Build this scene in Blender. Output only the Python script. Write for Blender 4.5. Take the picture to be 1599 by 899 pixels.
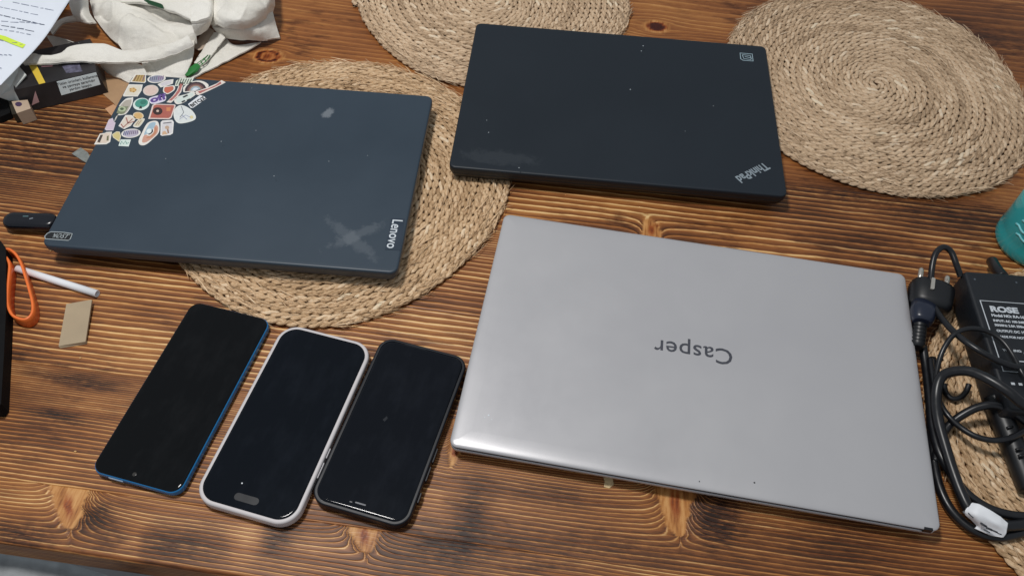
import bpy, math, random
import numpy as np
from mathutils import Vector, Matrix
random.seed(7)
rng = np.random.default_rng(11)
for o in list(bpy.data.objects): bpy.data.objects.remove(o)
scene = bpy.context.scene
COL = scene.collection

# ------------------------------------------------------------ camera, light
CAM_H, PITCH, ROLL, FPX = 0.6017, 0.9374, 0.0478, 1274.2
_fw = np.array([0, math.cos(PITCH), -math.sin(PITCH)])
_rt = np.array([1.0, 0, 0]); _up = np.cross(_rt, _fw)
_rt, _up = math.cos(ROLL)*_rt + math.sin(ROLL)*_up, -math.sin(ROLL)*_rt + math.cos(ROLL)*_up
cam_d = bpy.data.cameras.new('camera'); cam = bpy.data.objects.new('camera', cam_d); COL.objects.link(cam)
M3 = Matrix(((_rt[0], _up[0], -_fw[0]), (_rt[1], _up[1], -_fw[1]), (_rt[2], _up[2], -_fw[2])))
cam.matrix_world = Matrix.Translation((0, 0, CAM_H)) @ M3.to_4x4()
cam_d.sensor_width = 36; cam_d.lens = FPX*36/1599; cam_d.clip_start = 0.02; cam_d.clip_end = 50
scene.camera = cam
world = bpy.data.worlds.new('World'); scene.world = world; world.use_nodes = True
bg = world.node_tree.nodes['Background']
bg.inputs[0].default_value = (0.86, 0.93, 1.0, 1); bg.inputs[1].default_value = 0.34

def lamp(name, loc, target, size, power, col):
    d = bpy.data.lights.new(name, 'AREA'); d.shape = 'DISK'; d.size = size; d.energy = power; d.color = col
    o = bpy.data.objects.new(name, d); COL.objects.link(o); o.location = loc
    o.rotation_euler = (Vector(target)-Vector(loc)).to_track_quat('-Z', 'Y').to_euler()
    return o
lamp('ceiling_lamp', (-0.40, 0.50, 1.50), (-0.10, 0.42, 0), 0.20, 16.0, (1.0, 0.975, 0.945))
scene.view_settings.view_transform = 'Standard'; scene.view_settings.look = 'None'
scene.view_settings.exposure = 0.0; scene.view_settings.gamma = 1.0

def at(px, py, z=0.0):
    """point of the place at height z (metres) seen at a spot of the 1599x899 photograph"""
    d = _fw + (px-799.5)/FPX*_rt - (py-449.5)/FPX*_up
    t = (z-CAM_H)/d[2]
    return Vector((t*d[0], t*d[1], z))

# ------------------------------------------------------------ helpers
def s2l(c):
    return tuple((x/255/12.92 if x/255 <= .04045 else ((x/255+.055)/1.055)**2.4) for x in c)
def mesh(name, verts, faces, mat=None, parent=None, smooth=True, loc=None):
    me = bpy.data.meshes.new(name)
    me.from_pydata([tuple(v) for v in verts], [], [tuple(f) for f in faces])
    me.update()
    if smooth: me.polygons.foreach_set('use_smooth', [True]*len(me.polygons))
    o = bpy.data.objects.new(name, me); COL.objects.link(o)
    if mat: me.materials.append(mat)
    if parent: o.parent = parent
    if loc is not None: o.location = loc
    return o
def grid_mesh(name, P, mat, parent=None, attrs=None, closed=False, smooth=True):
    """P: (n,m,3) numpy grid"""
    n, m, _ = P.shape
    idx = np.arange(n*m).reshape(n, m)
    if closed: idx = np.concatenate([idx, idx[:, :1]], 1)
    f = np.stack([idx[:-1, :-1], idx[1:, :-1], idx[1:, 1:], idx[:-1, 1:]], -1).reshape(-1, 4)
    return np_mesh(name, P.reshape(-1, 3), f, mat, parent, attrs, smooth)
def np_mesh(name, V, F, mat, parent=None, attrs=None, smooth=True):
    me = bpy.data.meshes.new(name)
    k = F.shape[1]
    me.vertices.add(len(V)); me.vertices.foreach_set('co', np.ascontiguousarray(V, dtype=np.float32).ravel())
    me.loops.add(F.size); me.loops.foreach_set('vertex_index', np.ascontiguousarray(F, dtype=np.int32).ravel())
    me.polygons.add(len(F)); me.polygons.foreach_set('loop_start', np.arange(0, F.size, k, dtype=np.int32))
    me.update(calc_edges=True); me.validate()
    me.polygons.foreach_set('use_smooth', np.full(len(me.polygons), smooth))
    for an, (ty, arr) in (attrs or {}).items():
        a = me.attributes.new(an, ty, 'POINT')
        a.data.foreach_set('vector' if ty == 'FLOAT_VECTOR' else 'value', np.ascontiguousarray(arr, dtype=np.float32).ravel())
    me.materials.append(mat)
    o = bpy.data.objects.new(name, me); COL.objects.link(o)
    if parent: o.parent = parent
    return o
def empty(name, loc=(0, 0, 0), rz=0.0):
    o = bpy.data.objects.new(name, None); COL.objects.link(o); o.location = loc; o.rotation_euler = (0, 0, rz)
    o.empty_display_size = 0.02
    return o
def tag(o, label=None, cat=None, group=None, kind=None):
    if label: o['label'] = label
    if cat: o['category'] = cat
    if group: o['group'] = group
    if kind: o['kind'] = kind
    return o
def rrect(w, h, r, inset=0.0, seg=8):
    w2, h2 = w/2-inset, h/2-inset; r = max(r-inset, 0.0002)
    pts = []
    for cx, cy, a0 in ((w2-r, h2-r, 0), (-w2+r, h2-r, 90), (-w2+r, -h2+r, 180), (w2-r, -h2+r, 270)):
        for i in range(seg+1):
            a = math.radians(a0+90*i/seg); pts.append((cx+r*math.cos(a), cy+r*math.sin(a)))
    return pts
def rings(name, loops, mat, parent=None, cap=(True, True), smooth=True):
    n = len(loops[0]); V = [p for l in loops for p in l]; F = []
    for k in range(len(loops)-1):
        for i in range(n):
            j = (i+1) % n; F.append((k*n+i, k*n+j, (k+1)*n+j, (k+1)*n+i))
    if cap[0]: F.append(tuple(reversed(range(n))))
    if cap[1]: F.append(tuple((len(loops)-1)*n+i for i in range(n)))
    o = mesh(name, V, F, mat, parent, smooth)
    if smooth:
        me = o.data
        me.polygons.foreach_set('use_smooth', [len(p.vertices) == 4 for p in me.polygons])
    return o
def slab(name, w, h, r, prof, mat, parent=None, cx=0, cy=0, seg=8):
    """prof: list of (inset, z) bottom to top"""
    return rings(name, [[(cx+x, cy+y, z) for x, y in rrect(w, h, r, i, seg)] for i, z in prof], mat, parent)
def prof(z0, z1, b0, b1, n=4):
    p = []
    for k in range(n+1):
        a = math.pi/2*k/n; p.append((b0*(1-math.sin(a)), z0+b0*(1-math.cos(a))))
    for k in range(n+1):
        a = math.pi/2*k/n; p.append((b1*(1-math.cos(a)), z1-b1+b1*math.sin(a)))
    return p
def prism(name, pts, z0, z1, mat, parent=None, bevel=0.0):
    """pts: xy outline (counter-clockwise)"""
    a = sum(p[0]*q[1]-q[0]*p[1] for p, q in zip(pts, pts[1:]+pts[:1]))
    if a < 0: pts = pts[::-1]
    return rings(name, [[(x, y, z0) for x, y in pts], [(x, y, z1) for x, y in pts]], mat, parent, smooth=False)
def catmull(pts, n=8, closed=False):
    P = np.array(pts, float); out = []
    N = len(P)
    rngk = range(N if closed else N-1)
    for i in rngk:
        if closed: a, b, c, d = P[(i-1) % N], P[i], P[(i+1) % N], P[(i+2) % N]
        else: a, b, c, d = P[max(i-1, 0)], P[i], P[i+1], P[min(i+2, N-1)]
        for k in range(n):
            t = k/n
            out.append(.5*((2*b)+(-a+c)*t+(2*a-5*b+4*c-d)*t*t+(-a+3*b-3*c+d)*t**3))
    if not closed: out.append(P[-1])
    return np.array(out)
def tube(name, path, rad, mat, parent=None, sides=10, closed=False, rads=None, cap=True, sq=1.0):
    P = np.array(path, float); n = len(P)
    T = np.gradient(P, axis=0); T /= np.linalg.norm(T, axis=1)[:, None]+1e-12
    up = np.array([0, 0, 1.0]); S = np.cross(T, up); ln = np.linalg.norm(S, axis=1)[:, None]
    S = np.where(ln < 1e-3, np.array([[1.0, 0, 0]]), S/np.maximum(ln, 1e-6)); U = np.cross(S, T)
    a = np.linspace(0, 2*np.pi, sides, endpoint=False)
    R = np.full(n, rad) if rads is None else np.array(rads)
    V = P[:, None, :]+R[:, None, None]*(np.cos(a)[None, :, None]*S[:, None, :]+sq*np.sin(a)[None, :, None]*U[:, None, :])
    V = V.reshape(-1, 3); F = []
    for k in range(n-1):
        for i in range(sides):
            j = (i+1) % sides; F.append((k*sides+i, k*sides+j, (k+1)*sides+j, (k+1)*sides+i))
    if cap:
        F.append(tuple(reversed(range(sides)))); F.append(tuple((n-1)*sides+i for i in range(sides)))
    return mesh(name, V, F, mat, parent)
def lathe(name, pr, mat, parent=None, loc=(0, 0, 0), seg=40, cap=(True, True)):
    loops = [[(loc[0]+r*math.cos(2*math.pi*i/seg), loc[1]+r*math.sin(2*math.pi*i/seg), loc[2]+z) for i in range(seg)] for r, z in pr]
    return rings(name, loops, mat, parent, cap)
def text(name, s, size, mat, parent, loc, rz, extr=0.00006, offset=0.0, shear=0.0, align='CENTER', sx=1.0, space=1.0, flip=False):
    cu = bpy.data.curves.new(name, 'FONT'); cu.body = s; cu.size = size; cu.extrude = extr; cu.offset = offset
    cu.shear = shear; cu.align_x = align; cu.align_y = 'CENTER'; cu.space_character = space; cu.resolution_u = 3
    t = bpy.data.objects.new(name, cu); COL.objects.link(t)
    bpy.context.view_layer.update()
    me = bpy.data.meshes.new_from_object(t.evaluated_get(bpy.context.evaluated_depsgraph_get()))
    bpy.data.objects.remove(t); bpy.data.curves.remove(cu)
    me.name = name; me.materials.clear(); me.materials.append(mat)
    o = bpy.data.objects.new(name, me); COL.objects.link(o); o.parent = parent
    o.location = loc; o.rotation_euler = (0, 0, rz); o.scale = (sx, 1, 1)
    return o
def noise2(x, y, seed=0, octv=3):
    """smooth value noise, numpy"""
    r = np.random.default_rng(seed); T = r.random((64, 64)); v = 0; a = 1; tot = 0
    for k in range(octv):
        xi = np.floor(x).astype(int); yi = np.floor(y).astype(int); fx = x-xi; fy = y-yi
        fx = fx*fx*(3-2*fx); fy = fy*fy*(3-2*fy)
        g = lambda i, j: T[(i+17*k) % 64, (j+29*k) % 64]
        v = v+a*((g(xi, yi)*(1-fx)+g(xi+1, yi)*fx)*(1-fy)+(g(xi, yi+1)*(1-fx)+g(xi+1, yi+1)*fx)*fy)
        tot += a; a *= .5; x = x*2.03; y = y*2.03
    return v/tot*2-1

# ------------------------------------------------------------ materials
class NT:
    def __init__(s, name):
        s.m = bpy.data.materials.new(name); s.m.use_nodes = True; s.t = s.m.node_tree; s.n = s.t.nodes
        s.b = s.n['Principled BSDF']
    def add(s, ty, **kw):
        n = s.n.new(ty)
        for k, v in kw.items(): setattr(n, k, v)
        return n
    def link(s, a, b): s.t.links.new(a, b)
    def val(s, sock, v):
        if hasattr(v, 'links'): s.link(v, sock)
        else: sock.default_value = v
    def math(s, op, a, b=0.0, c=None, clamp=False):
        n = s.add('ShaderNodeMath', operation=op, use_clamp=clamp); s.val(n.inputs[0], a); s.val(n.inputs[1], b)
        if c is not None: s.val(n.inputs[2], c)
        return n.outputs[0]
    def mix(s, f, a, b, mode='MIX'):
        n = s.add('ShaderNodeMix', data_type='RGBA', blend_type=mode)
        s.val(n.inputs[0], f); s.val(n.inputs[6], a); s.val(n.inputs[7], b); return n.outputs[2]
    def noise(s, vec, scale=1.0, detail=3.0, rough=.5, dim='3D'):
        n = s.add('ShaderNodeTexNoise', noise_dimensions=dim); s.link(vec, n.inputs['Vector'])
        n.inputs['Scale'].default_value = scale; n.inputs['Detail'].default_value = detail; n.inputs['Roughness'].default_value = rough
        return n.outputs[0]
    def comb(s, x, y, z=0.0):
        n = s.add('ShaderNodeCombineXYZ'); s.val(n.inputs[0], x); s.val(n.inputs[1], y); s.val(n.inputs[2], z); return n.outputs[0]
    def ramp(s, f, stops, interp='LINEAR'):
        n = s.add('ShaderNodeValToRGB'); s.link(f, n.inputs[0]); r = n.color_ramp; r.interpolation = interp
        while len(r.elements) < len(stops): r.elements.new(0.5)
        for e, (p, c) in zip(r.elements, stops): e.position = p; e.color = (*c, 1) if len(c) == 3 else c
        return n.outputs[0]
    def rng(s, v, a, b, c, d):
        n = s.add('ShaderNodeMapRange'); s.link(v, n.inputs[0])
        for i, x in enumerate((a, b, c, d)): n.inputs[i+1].default_value = x
        return n.outputs[0]
    def bump(s, h, strength=.5, dist=.0005):
        n = s.add('ShaderNodeBump'); s.link(h, n.inputs['Height']); n.inputs['Strength'].default_value = strength
        n.inputs['Distance'].default_value = dist; s.link(n.outputs[0], s.b.inputs['Normal']); return n
    def obj(s): return s.add('ShaderNodeTexCoord').outputs['Object']
def plain(name, rgb, rough=.5, metal=0.0, var=.06, scale=60, bump=0.0, spec=.5, lin=False, bscale=None):
    t = NT(name); c = rgb if lin else s2l(rgb); v = t.obj()
    n = t.noise(v, scale, 4)
    f = t.rng(n, .3, .7, 1-var, 1+var)
    cc = t.add('ShaderNodeVectorMath', operation='SCALE'); cc.inputs[0].default_value = c; t.link(f, cc.inputs['Scale'])
    t.link(cc.outputs[0], t.b.inputs['Base Color'])
    t.link(t.rng(n, .3, .7, max(rough-.05, .02), min(rough+.05, 1)), t.b.inputs['Roughness'])
    t.b.inputs['Metallic'].default_value = metal; t.b.inputs['Specular IOR Level'].default_value = spec
    if bump: t.bump(t.noise(v, bscale or scale*6, 3), bump, .0004)
    return t.m

def wood_material():
    t = NT('brushed_stained_pine')
    A = t.add('ShaderNodeAttribute', attribute_name='wood').outputs['Vector']
    B = t.add('ShaderNodeAttribute', attribute_name='aux').outputs['Vector']
    sa = t.add('ShaderNodeSeparateXYZ'); t.link(A, sa.inputs[0]); u, ph, knot = sa.outputs
    sb = t.add('ShaderNodeSeparateXYZ'); t.link(B, sb.inputs[0]); v, con, ring = sb.outputs
    # jitter of the ring lines
    j = t.noise(t.comb(t.math('MULTIPLY', u, 5.0), t.math('MULTIPLY', v, 45.0)), 1, 3)
    j2 = t.noise(t.comb(t.math('MULTIPLY', u, 55.0), t.math('MULTIPLY', v, 420.0)), 1, 2)
    p = t.math('ADD', ph, t.math('ADD', t.math('MULTIPLY', t.math('SUBTRACT', j, .5), .8), t.math('MULTIPLY', t.math('SUBTRACT', j2, .5), .26)))
    fr = t.math('FRACT', p); fl = t.math('FLOOR', p)
    ridge = t.ramp(fr, [(0, (.06,)*3), (.10, (.12,)*3), (.36, (.28,)*3), (.60, (.42,)*3), (.74, (.95,)*3), (.81, (1,)*3), (.92, (.3,)*3), (1, (0,)*3)])
    per = t.noise(t.comb(t.math('MULTIPLY', u, 3.0), t.math('MULTIPLY', fl, 7.31)), 1, 2)
    amp = t.rng(per, .3, .7, .45, 1.15)
    fib = t.noise(t.comb(t.math('MULTIPLY', u, 26.0), t.math('MULTIPLY', v, 1500.0)), 1, 3, .6)
    fib2 = t.noise(t.comb(t.math('MULTIPLY', u, 120.0), t.math('MULTIPLY', v, 900.0)), 1, 2, .6)
    tone = t.math('ADD', .05, t.math('MULTIPLY', t.math('MULTIPLY', ridge, amp), con))
    tone = t.math('ADD', tone, t.math('MULTIPLY', t.math('SUBTRACT', fib, .5), .50))
    tone = t.math('ADD', tone, t.math('MULTIPLY', t.math('SUBTRACT', fib2, .5), .22))
    tone = t.math('ADD', tone, t.math('MULTIPLY', t.math('SUBTRACT', 1.0, con), .30))
    big = t.noise(t.comb(t.math('MULTIPLY', u, 7.0), t.math('MULTIPLY', v, 16.0), 3.3), 1, 3, .55)
    tone = t.math('ADD', tone, t.rng(big, .3, .7, -.15, .15))
    bl0 = t.add('ShaderNodeAttribute', attribute_name='blot').outputs['Fac']
    tone = t.math('SUBTRACT', tone, t.math('MULTIPLY', bl0, .20))
    col = t.ramp(tone, [(0, s2l((66, 38, 19))), (.16, s2l((102, 59, 29))), (.34, s2l((140, 85, 43))), (.56, s2l((170, 114, 61))),
                        (.78, s2l((204, 152, 94))), (1, s2l((230, 192, 134)))])
    # dark cloudy stain patches across the grain
    st = t.noise(t.comb(t.math('MULTIPLY', u, 30.0), t.math('MULTIPLY', v, 95.0), 8.0), 1, 4, .62)
    stl = t.noise(t.comb(t.math('MULTIPLY', u, 6.0), t.math('MULTIPLY', v, 9.0), 1.0), 1, 2)
    sm = t.math('MULTIPLY', t.rng(st, .50, .66, 0, 1), t.rng(stl, .42, .60, 0, .8), clamp=True)
    col = t.mix(sm, col, t.mix(1.0, col, (*s2l((128, 106, 96)), 1), 'MULTIPLY'))
    bl = t.add('ShaderNodeAttribute', attribute_name='blot').outputs['Fac']
    bn = t.noise(t.comb(t.math('MULTIPLY', u, 85.0), t.math('MULTIPLY', v, 420.0), 5.0), 1, 5, .7)
    bm_ = t.math('MULTIPLY', bl, t.rng(bn, .36, .62, .0, 1.25), clamp=True)
    col = t.mix(bm_, col, t.mix(1.0, col, (*s2l((122, 112, 118)), 1), 'MULTIPLY'))
    # knots: tan smooth wood with reddish streaks, rings
    kn = t.noise(t.comb(t.math('MULTIPLY', u, 260.0), t.math('MULTIPLY', v, 38.0)), 1, 3, .6)
    kcol = t.ramp(kn, [(.28, s2l((120, 66, 28))), (.45, s2l((176, 118, 62))), (.6, s2l((200, 146, 88))), (.8, s2l((214, 166, 108)))])
    col = t.mix(t.math('MULTIPLY', knot, 1.0, clamp=True), col, kcol)
    rc = t.ramp(t.math('MULTIPLY', ring, 1.0, clamp=True), [(0, (1, 1, 1)), (.5, s2l((200, 150, 118))), (1, s2l((96, 52, 42)))])
    col = t.mix(1.0, col, rc, 'MULTIPLY')
    t.link(col, t.b.inputs['Base Color'])
    h = t.math('ADD', t.math('MULTIPLY', t.math('MULTIPLY', ridge, con), t.math('SUBTRACT', 1.0, t.math('MULTIPLY', knot, .9))), t.math('MULTIPLY', fib, .22))
    t.bump(h, .38, .0009)
    t.link(t.rng(tone, .0, .9, .50, .38), t.b.inputs['Roughness'])
    t.b.inputs['Specular IOR Level'].default_value = .32
    return t.m
WOOD = wood_material()

def straw_material(name, a, b, c, dark):
    t = NT(name)
    at_ = t.add('ShaderNodeAttribute', attribute_name='tone').outputs['Vector']
    s = t.add('ShaderNodeSeparateXYZ'); t.link(at_, s.inputs[0]); tn, along, rd = s.outputs
    fib = t.noise(t.comb(t.math('MULTIPLY', along, 240.0), t.math('MULTIPLY', rd, 5.0)), 1, 3, .65)
    n2 = t.noise(t.obj(), 420, 2)
    f = t.math('ADD', t.math('ADD', t.math('MULTIPLY', tn, .62), t.math('MULTIPLY', t.math('SUBTRACT', fib, .5), 1.1)), t.math('MULTIPLY', t.math('SUBTRACT', n2, .5), .5))
    col = t.ramp(f, [(0, s2l(dark)), (.22, s2l(a)), (.5, s2l(b)), (.8, s2l(c)), (1, s2l((232, 220, 190)))])
    t.link(col, t.b.inputs['Base Color']); t.b.inputs['Roughness'].default_value = .62
    t.b.inputs['Specular IOR Level'].default_value = .3
    t.bump(fib, .5, .0006)
    return t.m
STRAW_A = straw_material('seagrass_warm', (170, 138, 102), (216, 184, 146), (236, 214, 184), (118, 90, 62))
STRAW_C = straw_material('seagrass_pale', (166, 140, 112), (212, 184, 152), (232, 212, 186), (116, 92, 70))

def lid_material(name, rgb, rough, spec, specks=True, smear=None):
    t = NT(name); v = t.obj()
    base = t.add('ShaderNodeRGB').outputs[0]; base.node.outputs[0].default_value = (*s2l(rgb), 1)
    n1 = t.noise(v, 7, 4, .6); n2 = t.noise(v, 90, 3)
    col = t.mix(t.rng(n1, .3, .7, 0, .35), base, (*[x*1.5 for x in s2l(rgb)], 1))
    if specks:
        vo = t.add('ShaderNodeTexVoronoi'); t.link(v, vo.inputs['Vector']); vo.inputs['Scale'].default_value = 55
        sp = t.math('LESS_THAN', vo.outputs['Distance'], .035)
        ns = t.math('GREATER_THAN', t.noise(v, 24, 1), .60)
        col = t.mix(t.math('MULTIPLY', t.math('MULTIPLY', sp, ns), .45), col, (.35, .38, .40, 1))
    if smear:
        for (x, y, ax, ay, ang, k) in smear:
            mp = t.add('ShaderNodeMapping'); mp.vector_type = 'TEXTURE'; t.link(v, mp.inputs['Vector'])
            mp.inputs['Location'].default_value = (x, y, 0); mp.inputs['Rotation'].default_value = (0, 0, ang)
            mp.inputs['Scale'].default_value = (ax, ay, 1)
            sep = t.add('ShaderNodeSeparateXYZ'); t.link(mp.outputs[0], sep.inputs[0])
            cx = t.comb(sep.outputs[0], sep.outputs[1], 0)
            ln = t.add('ShaderNodeVectorMath', operation='LENGTH'); t.link(cx, ln.inputs[0])
            nn = t.noise(v, 110, 5, .75)
            d = t.math('SUBTRACT', 1.25, t.math('ADD', ln.outputs['Value'], t.math('MULTIPLY', t.math('SUBTRACT', nn, .5), 3.0)))
            col = t.mix(t.math('MULTIPLY', t.rng(d, 0, .6, 0, 1), k), col, (*s2l((150, 156, 162)), 1))
    t.link(col, t.b.inputs['Base Color'])
    t.link(t.rng(n1, .3, .7, rough-.05, rough+.07), t.b.inputs['Roughness'])
    t.b.inputs['Specular IOR Level'].default_value = spec
    t.bump(t.noise(v, 1500, 2), .12, .0002)
    return t.m

M = {}
M['silver'] = None
def silver():
    t = NT('satin_silver_metal'); v = t.obj()
    n = t.noise(v, 5, 4, .55)
    t.link(t.mix(t.rng(n, .3, .7, 0, 1), (*s2l((184, 183, 186)), 1), (*s2l((189, 188, 190)), 1)), t.b.inputs['Base Color'])
    t.b.inputs['Metallic'].default_value = .35
    mp = t.add('ShaderNodeMapping'); mp.inputs['Scale'].default_value = (20, 9, 1); mp.inputs['Rotation'].default_value = (0, 0, .9); t.link(v, mp.inputs['Vector'])
    sm_ = t.rng(t.noise(mp.outputs[0], 1, 5, .65), .48, .62, 0, 1)
    t.link(t.math('ADD', t.rng(t.noise(v, 22, 4, .6), .3, .7, .31, .38), t.math('MULTIPLY', sm_, .02)), t.b.inputs['Roughness'])
    t.bump(t.noise(v, 2600, 2), .06, .0002)
    return t.m
M['silver'] = silver()
M['silver_dark'] = plain('silver_edge', (120, 122, 128), .35, .6)
M['black_gap'] = plain('black_gap', (14, 14, 16), .6)
M['black_plastic'] = plain('black_plastic', (17, 19, 23), .42, var=.12)
M['black_rubber'] = plain('black_cord_rubber', (20, 21, 25), .33, var=.15, scale=200)
M['black_matte'] = plain('black_matte', (9, 9, 11), .8, spec=.2)
M['logo_grey'] = plain('logo_dark_grey', (66, 68, 76), .35)
M['logo_white'] = plain('logo_white', (205, 212, 218), .45)
M['logo_silver'] = plain('logo_silver', (150, 162, 170), .3, .3)
M['plate_dark'] = plain('plate_dark', (40, 52, 66), .35)
M['orange'] = plain('orange_silicone', (238, 118, 52), .42, var=.05)
M['white_paper'] = plain('white_paper', (232, 234, 238), .7, var=.02)
M['card'] = plain('grey_cardboard', (168, 150, 124), .85, var=.06, bump=.25)
M['kraft'] = plain('kraft_paper', (172, 138, 104), .8, var=.05)
M['metal_pin'] = plain('nickel_pin', (205, 200, 190), .25, .7)
M['box_print'] = plain('box_print_dark', (38, 35, 36), .4, var=.5, scale=28)
M['box_side'] = plain('box_side_dark', (44, 40, 32), .4, var=.3, scale=40)
M['yellow'] = plain('yellow_print', (222, 190, 66), .5)
M['label_blue'] = plain('warning_label', (222, 232, 234), .55)
M['ink'] = plain('black_ink', (40, 42, 48), .6)
M['ink_grey'] = plain('grey_ink', (120, 128, 150), .6)
M['green_print'] = plain('green_print', (30, 118, 48), .6, var=.35, scale=90)
M['green_dark'] = plain('dark_green_print', (24, 70, 40), .6)
def col(name, rgb, rough=.5):
    k = 'print_'+name
    m_ = sum(rgb)/3; rgb = tuple(x+(m_-x)*.22+(178-x)*.06 for x in rgb)
    if k not in M: M[k] = plain(k, rgb, rough, var=.05, scale=300)
    return M[k]
def screen_material(name, rgb, rough, spec):
    t = NT(name); v = t.obj()
    n = t.noise(v, 30, 5, .65)
    sc_ = t.add('ShaderNodeMapping'); sc_.inputs['Scale'].default_value = (90, 30, 1); sc_.inputs['Rotation'].default_value = (0, 0, .5); t.link(v, sc_.inputs['Vector'])
    n = t.math('MULTIPLY', t.math('ADD', n, t.noise(sc_.outputs[0], 1, 3, .6)), .5)
    t.link(t.mix(t.rng(n, .48, .68, 0, .8), (*s2l(rgb), 1), (*[x*1.5+.0035 for x in s2l(rgb)], 1)), t.b.inputs['Base Color'])
    t.link(t.rng(t.noise(v, 45, 4, .6), .35, .7, rough, rough+.02), t.b.inputs['Roughness'])
    t.b.inputs['Specular IOR Level'].default_value = spec
    return t.m
M['screen_a'] = screen_material('dark_screen_glass', (4, 5, 7), .05, .28)
M['screen_b'] = screen_material('dark_blue_screen_glass', (3, 8, 17), .06, .28)
M['screen_c'] = screen_material('worn_screen_glass', (7, 11, 19), .06, .28)
M['blue_frame'] = plain('blue_phone_frame', (30, 118, 178), .3, .1)
M['case_grey'] = plain('pale_grey_silicone', (196, 191, 192), .5, var=.04)
M['case_black'] = plain('black_case', (13, 17, 25), .42, var=.1, spec=.35)
def cloth_material():
    t = NT('natural_canvas'); v = t.obj()
    w = t.noise(v, 900, 2, .6); n = t.noise(v, 18, 4, .6)
    c = t.mix(t.rng(n, .3, .7, 0, 1), (*s2l((226, 222, 212)), 1), (*s2l((238, 235, 228)), 1))
    c = t.mix(t.rng(w, .35, .65, .12, 0), c, (*s2l((150, 140, 120)), 1))
    t.link(c, t.b.inputs['Base Color']); t.b.inputs['Roughness'].default_value = .9
    t.b.inputs['Specular IOR Level'].default_value = .15
    wr = t.add('ShaderNodeMapping'); wr.inputs['Rotation'].default_value = (0, 0, .7); wr.inputs['Scale'].default_value = (22, 60, 30); t.link(v, wr.inputs['Vector'])
    t.bump(t.math('ADD', t.math('ADD', t.math('MULTIPLY', w, .15), t.math('MULTIPLY', t.noise(v, 60, 4, .6), .5)), t.math('MULTIPLY', t.noise(wr.outputs[0], 1, 3, .5), 1.2)), .75, .004)
    return t.m
M['canvas'] = cloth_material()

# ------------------------------------------------------------ the floor and table
floor = mesh('floor', [(-4, -3, -.74), (4, -3, -.74), (4, 5, -.74), (-4, 5, -.74)], [(0, 1, 2, 3)], plain('grey_floor', (140, 140, 142), .6, var=.15, scale=3), smooth=False)
tag(floor, kind='structure')

P0 = Vector((-0.365, 0.1889, 0)); TA = math.radians(-5.2)
table = empty('wooden_table', (P0.x, P0.y, 0), TA)
tag(table, 'dark stained wooden table of ribbed planks under everything else', 'table')
def uv(px, py, z=0.0):
    w = at(px, py, z)-P0; c, s = math.cos(TA), math.sin(TA)
    return (w.x*c+w.y*s, -w.x*s+w.y*c)
def uvw(p):
    w = Vector(p)-P0; c, s = math.cos(TA), math.sin(TA)
    return (w.x*c+w.y*s, -w.x*s+w.y*c)
SEAMS = [0.0, 0.0475, 0.147, 0.250, 0.352, 0.456, 0.560, 0.662, 0.764, 0.866, 0.970]
SPACE = [  # ring spacing (mm) at relative height in the plank, contrast
    ([(0, 3.6), (1, 2.8)], .85), ([(0, 3.9), (.5, 3.6), (.62, 2.0), (1, 1.8)], .82), ([(0, 4.4), (.25, 5.6), (1, 6.2)], 1.0),
    ([(0, 6.0), (.55, 5.4), (.7, 2.6), (1, 3.0)], .9), ([(0, 8.5), (.3, 7.5), (1, 6.0)], 1.0), ([(0, 4.0), (.6, 7.0), (1, 9.0)], .28),
    ([(0, 6.0), (.5, 10.0), (1, 12.0)], .30), ([(0, 6.0), (.35, 6.0), (1, 16.0)], .30), ([(0, 12.0), (1, 9.0)], .30), ([(0, 12.0), (1, 8.0)], .3)]
# spike knots: (px top, px tip, half width at the top)
SPIKES = [((1019, 374), (1013, 342), .012), ((108, 762), (108, 826), .0155), ((566, 815), (572, 862), .0135), ((1052, 742), (1058, 836), .0165), ((712, 690), (706, 728), .0045)]
ROUND = [((418, 88), .0150, .0110, .9), ((1025, 42), .0130, .0105, 1.0), ((711, 704), .0034, .0050, .8), ((1024, 352), .0035, .0028, .5)]
SP = [(*uv(*a), *uv(*b), hw) for a, b, hw in SPIKES]
RD = [(*uv(*a), ru, rv, k) for a, ru, rv, k in ROUND]
BLOTS = [(*uv(a, b), ru, rv, k) for a, b, ru, rv, k in (   # darker (+) and paler (-) patches of the stain
    (1118, 805, .020, .022, 1.3), (1300, 850, .08, .03, .5), (150, 805, .012, .012, 1.0), (30, 835, .03, .012, .9), (260, 850, .05, .016, .8), (90, 648, .022, .004, 1.2),
    (110, 590, .03, .006, .8), (150, 605, .03, .006, .7), (60, 620, .03, .012, .5), (430, 835, .014, .016, 1.0), (690, 860, .05, .02, .7), (735, 800, .012, .03, .9),
    (860, 770, .05, .010, .6), (930, 850, .09, .02, .6), (40, 240, .09, .05, .8), (100, 180, .1, .03, .5), (1480, 330, .14, .03, .7), (1300, 300, .05, .012, .5),
    (1500, 60, .2, .06, .5), (1350, 380, .05, .02, .4), (640, 620, .05, .02, -.4), (200, 860, .010, .02, -.8), (390, 830, .010, .02, -1.0), (55, 775, .03, .012, -.6),
    (580, 780, .05, .015, -.3), (160, 640, .09, .02, -.35), (220, 520, .10, .03, -.45), (940, 325, .06, .02, -.6), (820, 330, .03, .02, -.4), (680, 560, .03, .03, -.6), (1000, 20, .1, .03, -.3), (520, 60, .06, .03, -.3), (1480, 60, .1, .03, .4), (800, 720, .06, .01, -.4))]
U0, U1 = -0.75, 1.25
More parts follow.
